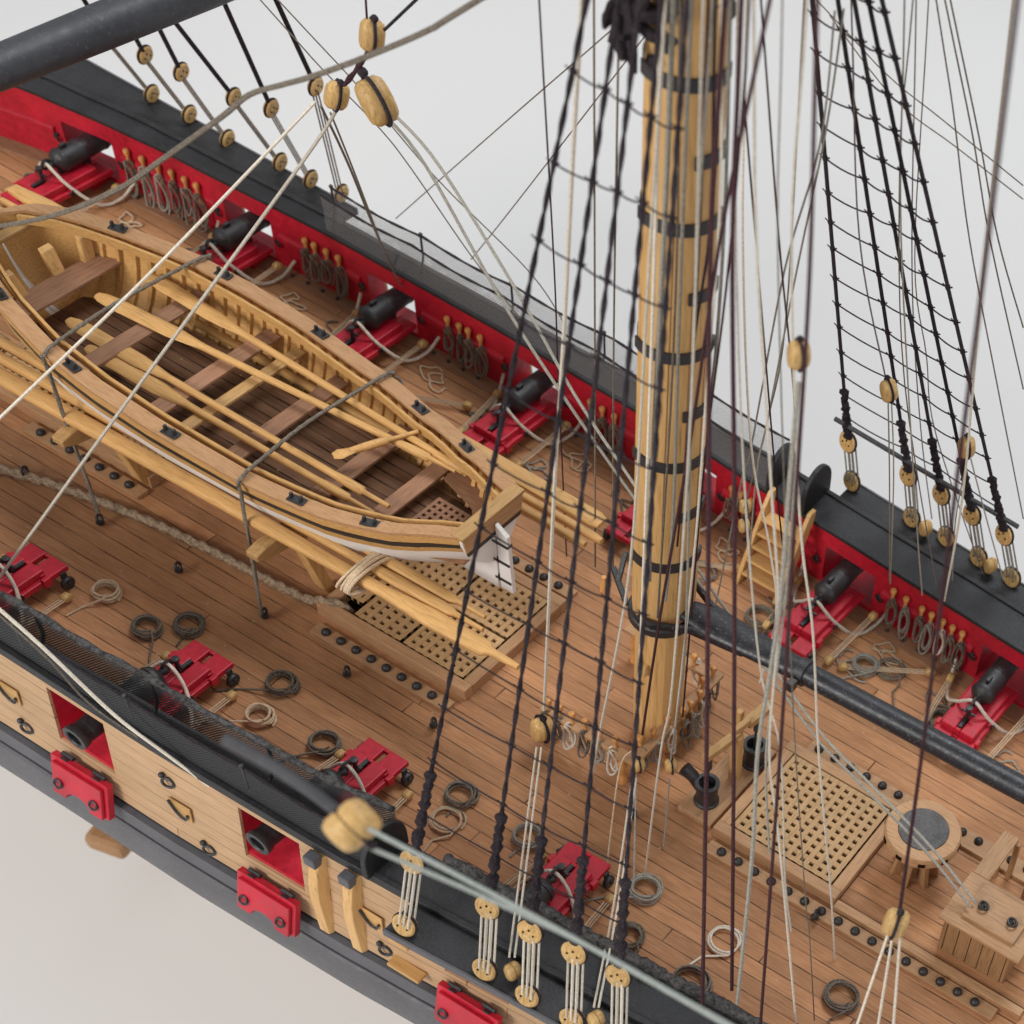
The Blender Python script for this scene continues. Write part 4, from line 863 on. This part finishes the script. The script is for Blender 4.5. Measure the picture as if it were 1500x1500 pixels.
# ================================================================== SHROUDS
UDX=[8.566,10.369,11.355,12.316,13.299]; UDY=[7.86,7.844,7.818,7.717,7.644]; UZ_=4.022
LDX=[8.561,10.478,11.536,12.56,13.6]; LDY=[8.359,8.264,8.26,8.19,8.12]; LZ=2.30
def linept(D,px,y,z):
    """where the plane through camera, D and pixel px meets the line (x free, y, z)"""
    n=ray(*px).cross(V3(D)-CAM); x=CAM.x-(n.y*(y-CAM.y)+n.z*(z-CAM.z))/n.x; return V3((x,y,z))
def deadeye(parent,c,ax,label=None,r=.265,mat='pale_block'):
    m=MB(); m.lathe([(0,-.08),(r*.86,-.085),(r,-.05),(r*.93,-.015),(r*.93,.015),(r,.05),(r*.86,.085),(0,.08)],c,ax,22,caps=False); o=m.build('deadeye',mat,parent,40)
    axv=V3(ax).normalized(); up=V3((0,0,1)); up=(up-axv*up.dot(axv)).normalized(); sd=axv.cross(up)
    for k in (-1,0,1):
        h=MB(); h.lathe([(.024,-.095),(.024,.095)],V3(c)+sd*(.11*k)+up*(-.03+.09*(k==0)),ax,8); h.build('hole','hole_shade_and_dark_parts',o)  # dark plug painted as the shade inside the lanyard hole
    h=MB(); h.ring(V3(c),r*.99,.032,ax=ax,n=22); h.build('strop','black_rope',o,True)
    return o
NEART=[(859,4),(900,40),(934,27),(963,67),(1006,8)]; FART=[(1190,5),(1228,5),(1252,5),(1273,5),(1293,5)]
ordn=['foremost','second','third','fourth','aftmost']
SH={}
for sgn in (-1,1):
    for i in range(5):
        D=V3((UDX[i],sgn*UDY[i],UZ_)); T=linept(D,(NEART if sgn<0 else FART)[i],sgn*.5,24.5 if sgn<0 else 27.); Lw=V3((LDX[i],sgn*LDY[i],LZ))
        SH[(sgn,i)]=(D,T)
        side='near' if sgn<0 else 'far'
        t=thing('shroud',Lw,'%s twisted black shroud of the %s side with its pale deadeyes'%(ordn[i],side),'shroud','shrouds of the %s side'%side)
        d=(T-D).normalized(); n=230 if sgn<0 else 70
        r=.037 if sgn<0 else .043
        m=MB(); a=D+d*.45; pts=[lerp(a,T,(k/n)**1.25) for k in range(n+1)] if sgn>0 else [lerp(a,T,k/n) for k in range(n+1)]
        m.tube(pts,r,9,twist=5.5 if sgn<0 else 0,lobes=2,amp=.32); m.build('rope','black_rope',t,True)
        m=MB(); K=26; m.tube([lerp(D+d*.22,D+d*2.3,k/K) for k in range(K+1)],[(.088+.022*math.sin(k*2.1)+.015*math.sin(k*5.3))*(1.15 if k<8 else 1) for k in range(K+1)],8,twist=8,lobes=2,amp=.2); m.build('seizing','black_rope',t,True)
        ax=V3((.10,.92,.38)) if sgn>9 else (V3((.10,-.92,.38)) if sgn<0 else V3((.22,.90,-.22)))
        deadeye(t,D,ax); deadeye(t,Lw,ax)
        up=(D-Lw).normalized()
        for k in range(3):
            for q in (-1,1):
                m=MB(); o1=V3((.11*(k-1),0,0)); o2=V3((.035,sgn*.09*q,0)); m.tube([Lw+o1+o2+up*.06,D+o1+o2*1.0-up*.06],.024,5); m.build('lanyard','pale_rope' if sgn<0 else 'bleached_rope',t,True)
# small deadeyes for the backstays between the shrouds
for sgn in (-1,1):
    for i,(x,y) in enumerate(((11.0,8.05),(13.0,8.0))):
        t=thing('pulley_block',(x,sgn*y,2.4),'small pale block standing on the %s channel %s'%('near' if sgn<0 else 'far',('between the second and third deadeyes','between the fourth and fifth deadeyes')[i]),'pulley block','small blocks on the channels')
        m=block_mesh(.46,.34,.30); q=Matrix.Rotation(R_(70),3,'Z')
        for k in range(len(m.v)): m.v[k]=q@m.v[k]+V3((x,sgn*y,2.42))
        m.build('shell','pale_block',t,50)
        m=MB(); m.tube([(x,sgn*y,2.09),(x,sgn*y,2.2)],.05,6); m.build('eye','black_iron',t,True)
# ratlines
def ratline(pts,label,grp,r):
    m=MB(); full=[]
    for a,b in zip(pts,pts[1:]): full+=sag(a,b,(.02+.05*random.random()),5)[:-1]
    full.append(pts[-1]); m.tube(full,r,5)
    for p in pts: m.ball(p,r*3.4,(1,1,1.25),7,4); m.tube([p+V3((-.13,0,.03)),p+V3((.0,.0,-.03)),p+V3((.1,0,.05))],r,4)
    o=m.build('ratline','black_rope',None,True); recentre(o); return tag(o,label,'ratline',grp)
def at_z(D,T,z): return lerp(D,T,(z-D.z)/(T.z-D.z))
num=['lowest','second','third','fourth','fifth','sixth','seventh','eighth','ninth','tenth','eleventh','twelfth','thirteenth','fourteenth','fifteenth','sixteenth','seventeenth','eighteenth','nineteenth','twentieth','twenty-first','twenty-second','twenty-third','twenty-fourth']
zn=[5.2+1.22*k for k in range(12)]
for k,z in enumerate(zn):
    ratline([at_z(*SH[(-1,i)],z+.04*math.sin(k*3+i)) for i in range(5)],'%s ratline counted up from the foot of the near shrouds'%num[k],'ratlines of the near shrouds',.017)
zf=[5.1+.86*k for k in range(22)]
for k,z in enumerate(zf):
    ratline([at_z(*SH[(1,i)],z+.05*math.sin(k*2+i)) for i in range(5)],'%s ratline counted up from the foot of the far shrouds'%num[k],'ratlines of the far shrouds',.018)
m=MB(); m.tube([at_z(*SH[(1,0)],4.75)+V3((-.35,0,0)),at_z(*SH[(1,4)],4.7)+V3((.5,0,0))],.062,8); o=m.build('sheer_pole','black_iron',None,True); recentre(o); tag(o,'straight black bar joining the feet of the far shrouds','sheer pole')
# fore shrouds of the far side (upper left)
for i,(uu,lw,top,l) in enumerate(((( 160,58),(222,137),(110,-20),'foremost'),((212,80),(277,167),(170,4),'second'),((265,105),(333,203),(214,4),'third'),((342,142),(410,237),(256,32),'fourth'),((397,158),(455,262),(330,8),'fifth'),((462,126),(500,283),(406,4),'aftmost'))):
    D=U(*uu,y=8.0); Lw=U(*lw,y=8.38); T=U(*top,y=7.0); T=D+(T-D)*6
    t=thing('shroud',Lw,'%s black fore shroud beyond the far rail at the upper left, with brown deadeyes'%l,'shroud','fore shrouds at the upper left')
    m=MB(); m.tube([D+(T-D).normalized()*.2,T],.062,7); m.build('rope','black_rope',t,True)
    deadeye(t,D,(.95,.10,-.1),r=.25); deadeye(t,Lw,(.95,.10,-.1),r=.25)
    for k in (-1,0,1):
        m=MB(); m.tube([Lw+V3((.11*k,-.05,.05)),D+V3((.11*k,-.05,-.05))],.022,5); m.build('lanyard','grey_rope',t,True)
# ================================================================== RUNNING RIGGING
def ppts(pts,ya,yb,zb=None):
    """pixel polyline -> 3D: the athwart position goes from ya (first point) to yb or to the deck height zb (last point)"""
    L=[0]
    for a,b in zip(pts,pts[1:]): L.append(L[-1]+math.hypot(b[0]-a[0],b[1]-a[1]))
    if zb is not None: yb=U(*pts[-1],z=zb).y
    return [U(p[0],p[1],y=ya+(yb-ya)*l/L[-1]) for p,l in zip(pts,L)]
def smooth(P,n=6):
    if len(P)<3: return P
    o=[]
    for i in range(len(P)-1):
        a=P[max(i-1,0)];b=P[i];c=P[i+1];e=P[min(i+2,len(P)-1)]
        for q in frange(0,1,n)[:-1]: o.append(.5*((2*b)+(c-a)*q+(2*a-5*b+4*c-e)*q*q+(3*b-a-3*c+e)*q**3))
    o.append(P[-1]); return o
def rope(pts,ya,yb=None,zb=None,r=.02,mat='grey_rope',label='',ext=True,ext2=False,name='rigging_rope',grp=None,tw=0):
    P=ppts(pts,ya,yb,zb)
    if ext and pts[0][1]<=12: P=[P[0]+(P[0]-P[1]).normalized()*9]+P
    if ext2: P=P+[P[-1]+(P[-1]-P[-2]).normalized()*2.2]
    m=MB(); m.tube(smooth(P),r,6,twist=tw,lobes=2,amp=.25 if tw else .2); o=m.build(name,mat,None,True); recentre(o); return tag(o,label,'rope',grp)
def pblock(px,y,zdir,l,label,wr=.74,mat='pale_block',name='pulley_block',rot=0,cat='pulley block'):
    p=U(*px,y=y); t=thing(name,p,label,cat); z_=V3(zdir).normalized(); y_=(CAM-p); y_=(y_-z_*y_.dot(z_)).normalized(); q=Matrix((y_.cross(z_),y_,z_)).transposed()@Matrix.Rotation(R_(rot),3,'Z')
    m=block_mesh(l,l*wr,l*(wr-.08))
    for k in range(len(m.v)): m.v[k]=q@m.v[k]+p
    m.build('shell',mat,t,50)
    m=MB(); m.lathe([(l*.36,-.05*l),(l*.36,.05*l)],p,q@V3((0,1,0)) if False else q@V3((1,0,0)),12); m.build('sheave','hole_shade_and_dark_parts',t,True)
    m=MB(); m.tube([p+q@V3((0,l*.43*math.cos(a),l*.54*math.sin(a))) for a in frange(0,2*PI,20)[:-1]],l*.05,5,loop=True,upv=q@V3((1,0,0))); m.ball(p+q@V3((0,0,l*.62)),l*.12,n=8,m=5); m.build('strop','black_rope',t,True)
    return t
Rr=rope
# --- heavy dark lines beside and aft of the mast
Rr([(1127,4),(1055,350),(1012,640),(967,903),(940,1083)],-2.2,zb=1.3,r=.034,mat='maroon_rope',label='thick maroon rope slanting across the front of the mast to the pin rail')
Rr([(1062,4),(1041,350),(1038,747),(1035,1100),(1029,1470)],-1.5,zb=2.6,r=.044,mat='maroon_rope',label='dark rope right of the mast, left one of two running down to the near rail')
Rr([(1086,4),(1073,350),(1076,747),(1075,1100),(1072,1450)],-1.5,zb=2.6,r=.042,mat='maroon_rope',label='dark rope right of the mast, right one of two running down to the near rail')
Rr([(1197,4),(1186,397),(1168,700),(1143,1100),(1114,1500)],-2.5,zb=2.6,r=.036,mat='maroon_rope',label='long maroon rope past the blurred block down to the bottom edge')
Rr([(1490,4),(1445,370),(1396,747),(1351,1100),(1319,1327)],-4.0,-5.5,r=.036,mat='maroon_rope',label='long maroon rope on the right descending to the block over the capstan platform')
pblock((1312,1352),-5.5,(.12,0,1),.66,'pale block with three hauling parts hanging in front of the capstan platform',rot=12)
for k,(a,b) in enumerate((((1303,1362),(1257,1497)),((1308,1368),(1287,1497)),((1319,1366),(1309,1497)))):
    Rr([a,b],-5.5,-6.4,r=.028,mat='pale_rope',label='%s of three pale hauling parts below the block over the capstan platform'%('leftmost','middle one','rightmost')[k],ext2=True,grp='hauling parts below the capstan platform block')
# --- pale and grey lines around the mast
Rr([(852,4),(838,250),(826,490),(812,716),(797,1040)],-1.0,zb=1.6,r=.040,mat='pale_rope',label='thick pale rope left of the mast ending at the round block by the pin rail')
pblock((794,1068),U(797,1045,z=1.6).y,(.15,0,1),.72,'large round pale block at the near left corner of the mast pin rail',rot=35)
Rr([(790,4),(812,397),(818,560),(830,815)],.8,zb=.3,r=.018,mat='maroon_rope',label='thin maroon line furthest left of the mast, ending on the deck beyond the boat stern')
Rr([(870,4),(871,350),(872,830)],1.5,zb=1.2,r=.022,mat='grey_rope',label='thin grey line hanging straight down left of the mast behind the shrouds')
Rr([(907,4),(899,500),(898,830)],.6,zb=1.2,r=.022,mat='grey_rope',label='thin grey line hanging close to the left edge of the mast')
Rr([(975,4),(950,400),(923,828),(877,1080),(863,1164)],-1.2,zb=.2,r=.030,mat='pale_rope',label='pale line crossing the left side of the mast foot down to the deck')
Rr([(925,1100),(907,1130),(888,1276)],-2.0,zb=.1,r=.022,mat='tan_rope',label='short tan line from the pin rail to the deck between the near shrouds')
Rr([(968,4),(958,400),(943,828),(932,1080)],-1.1,zb=1.4,r=.034,mat='pale_rope',label='pale line down the left part of the mast to the small strapped block')
pblock((935,1120),-1.9,(.05,0,1),.42,'small strapped block hanging at the near edge of the mast pin rail',rot=22)
Rr([(932,1135),(928,1300)],-1.9,zb=.1,r=.022,mat='bleached_rope',label='left one of the lines from the small strapped block to the heaped coil')
Rr([(1030,4),(1012,600),(985,1000),(968,1100),(944,1287)],-1.5,zb=.1,r=.026,mat='pale_rope',label='pale line from the pin rail down to the heaped grey coil')
Rr([(1044,4),(1022,350),(1010,700),(1003,950),(980,1130)],-1.2,zb=1.2,r=.026,mat='bleached_rope',label='bleached line along the right edge of the lower mast to the pin rail')
pblock((983,1122),-1.4,(.0,0,1),.42,'small pale block right of the mast foot, above the pump base',rot=15)
Rr([(981,1140),(972,1240)],-1.4,zb=.1,r=.02,mat='bleached_rope',label='thin line from the small block right of the mast foot to the deck')
Rr([(986,4),(977,250),(966,480),(953,740),(951,850)],-1.1,-1.0,r=.050,mat='bleached_rope',label='thick bleached rope running down the front of the mast')
Rr([(1013,4),(1005,190),(994,500),(986,760),(975,880)],-1.2,-1.0,r=.034,mat='bleached_rope',label='pale line over the middle of the mast, ending at the collar')
Rr([(996,4),(992,350),(981,620),(963,905)],-1.3,-.9,r=.024,mat='grey_rope',label='thin grey line over the middle of the mast to the cleat')
Rr([(1038,4),(1022,400),(1006,650),(992,800)],-.9,-.9,r=.024,mat='maroon_rope',label='thin maroon line along the right part of the mast')
Rr([(1048,4),(1040,330),(1015,520),(1003,760)],-.8,-.9,r=.028,mat='black_rope',label='thin black line along the right edge of the mast')
Rr([(1097,4),(1090,130),(1064,420),(1030,700),(1000,1050)],-1.5,zb=1.3,r=.024,mat='maroon_rope',label='thin maroon line just right of the upper mast, bound for the pin rail')
Rr([(1070,4),(1062,300),(1048,520),(1022,760),(1000,960)],-1.0,zb=1.3,r=.036,mat='bleached_rope',label='bleached rope just right of the mast, parallel to its edge')
Rr([(1057,4),(1055,300),(1036,560),(1018,800),(988,1075)],-1.3,zb=1.3,r=.026,mat='pale_rope',label='pale line leaving the right edge of the mast for the cross rail pins')
# --- sheaf of lines right of the mast
sheaf=[([(1115,4),(1141,350),(1164,603),(1157,760)],1.5,2.0,'maroon_rope',.020,'thin pink line curving down to the ladder top'),
([(1089,133),(1107,350),(1136,697),(1150,830)],1.0,3.0,'maroon_rope',.020,'thin maroon line ending near the right stringer of the ladder'),
([(1223,16),(1201,213),(1149,397),(1100,657),(1087,700),(1049,884)],2.5,2.0,'bleached_rope',.022,'thin line slanting from the far shrouds to the deck left of the ladder'),
([(1236,13),(1210,190),(1167,397),(1124,617),(1108,697),(1095,850)],3.0,3.5,'bleached_rope',.022,'thin line slanting from the far shrouds to the left side of the ladder'),
([(1178,4),(1151,470),(1124,617),(1090,745)],2.5,4.5,'grey_rope',.020,'thin grey line slanting to the two blocks at the ladder top'),
([(1094,4),(1088,350),(1100,650),(1127,800),(1137,900),(1113,1000)],2.5,1.2,'pale_rope',.026,'pale line in front of the ladder, bowed to the right'),
([(1170,560),(1157,700),(1143,880),(1129,980),(1110,1100),(1102,1250),(1080,1470)],-2.5,-6.2,'bleached_rope',.044,'thick bleached rope from the blurred block down past the pumps to the near rail'),
([(1176,560),(1163,720),(1150,880),(1138,980),(1122,1110),(1127,1250)],-2.4,-4.0,'bleached_rope',.026,'second bleached rope from the blurred block, close beside the thick one'),
([(1182,4),(1160,330),(1166,640),(1175,800),(1191,930),(1199,1100),(1217,1308),(1223,1407)],0.,-2.8,'pale_rope',.026,'pale line from beside the ladder across the boom to the near shot rack'),
([(1104,4),(1108,350),(1129,700),(1140,900),(1127,1100),(1140,1220),(1156,1390),(1166,1498)],0.,-5.5,'pale_rope',.026,'pale line passing left of the grating hatch to the bottom carronade'),
([(1080,4),(1078,350),(1090,700),(1113,975),(1143,1100),(1150,1287),(1159,1364)],0.,-4.2,'pale_rope',.022,'thin pale line ending on the deck above the bottom carronade'),
([(1146,4),(1140,400),(1160,1000),(1180,1319),(1185,1359),(1193,1495)],-1.,-4.5,'grey_rope',.015,'hair thin grey line over the shot rack right of the grating foot'),
([(1247,4),(1259,350),(1297,552)],4.0,4.0,'grey_rope',.018,'thin line down to the block hung between the first two far shrouds'),
([(1301,590),(1303,700),(1303,850)],4.0,5.5,'bleached_rope',.018,'left line from the block between the far shrouds to the far bulwark'),
([(1306,590),(1309,700),(1304,855)],4.0,5.6,'bleached_rope',.018,'right line from the block between the far shrouds to the far bulwark'),
([(1325,4),(1320,350),(1341,740),(1351,872)],4.0,6.2,'bleached_rope',.020,'line through the middle of the far shrouds to the pins of the far bulwark'),
([(1337,4),(1318,240),(1325,560),(1372,860)],4.0,6.2,'grey_rope',.016,'thin grey line through the far shrouds to the right-hand bulwark pins'),
([(1484,4),(1440,400),(1411,720),(1383,880)],5.0,6.2,'pale_rope',.030,'pale line from the right-hand maroon rope to the far bulwark pins'),
([(1372,4),(1396,160),(1420,350),(1460,560),(1499,760)],6.0,7.0,'grey_rope',.018,'thin line descending to the right edge beyond the far shrouds, leftmost of three'),
([(1385,4),(1425,200),(1450,350),(1499,570)],6.0,7.0,'grey_rope',.018,'thin line descending to the right edge beyond the far shrouds, middle of three'),
([(1393,4),(1434,200),(1462,350),(1499,480)],6.0,7.0,'grey_rope',.018,'thin line descending to the right edge beyond the far shrouds, rightmost of three'),
([(1200,4),(1300,110),(1380,175),(1499,272)],7.0,7.5,'grey_rope',.015,'thin diagonal line from the far shrouds to the right edge, upper of two'),
([(1215,22),(1310,145),(1400,215),(1499,292)],7.0,7.5,'grey_rope',.015,'thin diagonal line from the far shrouds to the right edge, lower of two'),
([(1360,4),(1340,380),(1357,520),(1372,640),(1450,870)],6.0,8.0,'grey_rope',.015,'hair thin grey line behind the fourth far shroud'),
([(1422,672),(1445,760),(1470,850)],6.5,7.8,'bleached_rope',.018,'line from the block at the fourth far shroud down to the far channel'),
([(1417,672),(1400,760),(1395,850)],6.5,7.0,'bleached_rope',.018,'left line from the block at the fourth far shroud down to the rail'),
([(1342,4),(1336,400),(1348,620),(1365,760)],5.,7.4,'grey_rope',.016,'thin line between the second and third far shrouds')]
for pts,ya,yb,mt,r,l in sheaf: Rr(pts,ya,yb,r=r,mat=mt,label=l)
pblock((1170,520),-2.5,(0,0,1),.50,'blurred brown block on the maroon rope right of the mast',rot=22)
pblock((1302,572),4.0,(-.25,0,1),.50,'pale block hanging between the first two far shrouds',rot=22)
pblock((1416,655),6.5,(-.1,0,1),.55,'pale block hanging in front of the fourth far shroud',rot=22)
for px,l in (((1092,742),'upper pale block of the pair at the top of the ladder'),((1090,770),'lower pale block of the pair at the top of the ladder')): pblock(px,4.8,(0,0,1),.40,l,rot=20)
# --- tackles from the pin rail to the near channel
for k,(a,b) in enumerate((((786,1095),(746,1402)),((793,1095),(754,1402)))): Rr([a,b],-3.0,-8.0,r=.024,mat='pale_rope',label='%s fall from the big round block to the small block on the near channel'%('left','right')[k])
for k,(a,b) in enumerate((((926,1140),(870,1475)),((932,1140),(877,1475)))): Rr([a,((a[0]+b[0])/2+4,(a[1]+b[1])/2),b],-2.2,-8.0,r=.024,mat='pale_rope',label='%s fall beside the rearmost near shroud running to the near channel'%('left','right')[k])
# --- upper left: blocks and lines
YT=2.0
Rr([(694,4),(630,43),(537,83),(457,112),(414,124),(365,139),(325,171),(240,232),(173,277),(80,315),(-20,335)],-1.0,-3.0,r=.048,mat='grey_rope',label='long dark rope curving across the upper left over the far carronades')
Rr([(605,4),(563,44)],YT,YT,r=.03,mat='black_rope',label='black pendant coming from the top edge to the uppermost hanging block')
Rr([(536,4),(538,36)],YT,YT,r=.022,mat='maroon_rope',label='short maroon line above the uppermost hanging block')
pblock((545,52),YT,(.3,0,1),.66,'uppermost of the three pale blocks hanging at the upper left',rot=15)
Rr([(540,76),(522,102),(505,124)],YT,YT,r=.05,mat='maroon_rope',label='short seized strop joining the hanging blocks at the upper left',ext=False,tw=6)
pblock((493,140),YT,(.4,0,.8),.64,'left lower pale block of the three hanging at the upper left',rot=22)
pblock((552,148),YT,(-.55,0,1),.90,'largest pale double block, lower right of the three hanging at the upper left',rot=15)
Rr([(522,102),(536,120)],YT,YT,r=.03,mat='black_rope',label='short black strop above the largest hanging block',ext=False)
Rr([(462,149),(395,219),(200,420),(0,612)],YT,-5.0,r=.034,mat='pale_rope',label='upper of two long pale ropes crossing the boat to the left edge',ext2=True)
Rr([(498,152),(441,240),(187,587),(5,838)],YT,-6.0,r=.036,mat='pale_rope',label='lower of two long pale ropes crossing the boat to the left edge',ext2=True)
Rr([(470,155),(510,240),(555,350),(585,408)],3.5,zb=1.6,r=.030,mat='grey_rope',label='grey rope from the hanging blocks down to the far bulwark behind the boat')
Rr([(484,165),(520,255),(568,380),(592,425)],3.0,zb=1.4,r=.022,mat='grey_rope',label='second grey line beside it down to the far bulwark behind the boat')
Rr([(385,4),(470,99),(555,187),(603,248),(689,373),(765,470)],4.0,5.5,r=.016,mat='grey_rope',label='thin grey line from the top edge past the blocks towards the far netting')
Rr([(411,4),(526,128),(640,262),(777,400),(830,480)],4.5,6.0,r=.016,mat='grey_rope',label='thin grey line from the top edge crossing above the far netting')
for dx,l in ((0,'lower'),(1,'upper')):
    Rr([(566+14*dx,170),(625+20*dx,245),(735+30*dx,440),(823+18*dx,577),(921,718-20*dx),(960,770-16*dx),(1002+7*dx,822-7*dx),(1060+7*dx,905-7*dx),(1113+7*dx,968-7*dx),(1195+7*dx,1080-7*dx),(1260+7*dx,1148-7*dx),(1356+7*dx,1247-7*dx),(1421+7*dx,1328-7*dx)],2.9,zb=1.9,r=.034,mat='bleached_rope',label='%s of two long ropes from the largest hanging block behind the mast to the companion'%l)
Rr([(985,-40),(900,40),(747,173),(580,320)],4.0,8.5,r=.016,mat='grey_rope',label='thin diagonal line from the mast head down left, upper of two')
Rr([(990,-10),(918,88),(747,309),(690,380)],4.0,7.5,r=.016,mat='grey_rope',label='thin diagonal line from the mast head down left, lower of two')
# --- lower left, close to the camera
Rr([(-20,876),(60,946),(166,1046),(240,1102),(330,1168)],-8.6,-7.8,r=.036,mat='pale_rope',label='white line slanting along the near rail at the left edge',ext=False)
Rr([(-20,885),(70,965),(130,1030),(205,1082)],-8.6,-7.9,r=.022,mat='grey_rope',label='thin grey line just below the white line along the near rail',ext=False)
YF=-12.0
pblock((516,1209),YF,(1,-.1,-.45),.58,wr=1.15,label='blurred pale double block in the foreground over the near rail',rot=10)
p0=(200,1022)
Rr([(330,1083),(400,1122),(450,1155),(494,1188)],YF,YF,r=.085,mat='yard_paint',name='thin_spar',label='blurred dark spar in the foreground left of the near block',ext=False)
Rr([(536,1212),(700,1298),(860,1385),(1064,1502)],YF,-11.,r=.033,mat='greenish_rope',label='upper blurred greenish rope from the foreground block to the bottom edge',ext=False,ext2=True)
Rr([(538,1240),(700,1310),(860,1385),(1010,1468)],YF,-11.,r=.033,mat='greenish_rope',label='lower blurred greenish rope from the foreground block, meeting the upper one',ext=False,ext2=True)
# wooden foot of the stand far below the hull
st=thing('stand_foot',(-8,-5,-17),'blurred brown wooden foot of the display stand showing below the hull','display stand')
c=U(100,1203,z=-14.6)
m=MB(); q=Matrix.Rotation(R_(12),3,'Z')
m.box(c+V3((.7,3.3,-.2)),(1.3,7.0,.7),q); m.build('cross_bar','coaming_wood_across',st,None,.2)
m=MB(); m.box(c+V3((.7,3.4,.4)),(.7,6.4,.5),q); m.build('riser','brown_wood_across',st,None,.15)
# ================================================================== SETTING AND LIGHT
bd=MB()
pts=[(-y,z) for y,z in ()]
# seamless pale paper: floor that sweeps up behind the model (away from the camera)
fx=Matrix.Rotation(R_(36),3,'Z')
prof=[(-160,-17)]+[(90,-17)]+[(90+60*math.sin(t),-17+60*(1-math.cos(t))) for t in frange(0,PI/2,12)[1:]]+[(150,160)]
vs=[];n=len(prof)
for s in (-260,260):
    for a,z in prof: vs.append(fx@V3((s,a,z)))
bd.add(vs,[(i,i+1,n+i+1,n+i) for i in range(n-1)])
m,nt,b=nodes('backdrop_paper'); tc=N(nt,'ShaderNodeTexCoord'); nn=N(nt,'ShaderNodeTexNoise',ins={'Scale':.03,'Detail':2}); LK(nt,tc.outputs['Object'],nn.inputs[0])
LK(nt,ramp(nt,nn.outputs[0],[(.35,(.76,.745,.735)),(.65,(.79,.785,.775))]),b.inputs['Base Color']); b.inputs['Roughness'].default_value=.9
tag(bd.build('backdrop','backdrop_paper',None,True),'seamless pale grey studio paper under and behind the model ship','backdrop',None,'structure')
w=bpy.data.worlds.new('World'); S.world=w; w.use_nodes=True
w.node_tree.nodes['Background'].inputs[0].default_value=(.93,.96,1,1); w.node_tree.nodes['Background'].inputs[1].default_value=WSTR if 'WSTR' in globals() else .44
def area(name,loc,tgt,size,power,col=(1,1,1)):
    l=bpy.data.lights.new(name,'AREA'); l.shape='RECTANGLE'; l.size,l.size_y=size; l.energy=power; l.color=col
    o=bpy.data.objects.new(name,l); COL.objects.link(o); o.location=loc
    o.rotation_euler=(V3(tgt)-V3(loc)).to_track_quat('-Z','Y').to_euler(); return o
area('key_light',(-20,-74,46),(2,0,0),(32,26),52000,(1,.97,.92))
area('fill_light',(72,-30,40),(2,0,0),(50,50),12000,(1,.96,.93))
area('backdrop_light',(-60,95,70),(-20,60,-17),(60,40),13500,(1,1,1))  # added lamp out of view, brightens the far side of the backdrop
area('top_light',(10,40,85),(2,0,0),(34,26),46000,(.95,.98,1))
S.view_settings.view_transform='Standard'; S.view_settings.look='None'; S.view_settings.exposure=0; S.view_settings.gamma=1; S.view_settings.use_curve_mapping=False
S.render.engine='CYCLES'; S.cycles.max_bounces=6; S.cycles.transparent_max_bounces=24
for o in list(COL.objects):
    if o.type=='EMPTY' and o.name not in ORG: pass
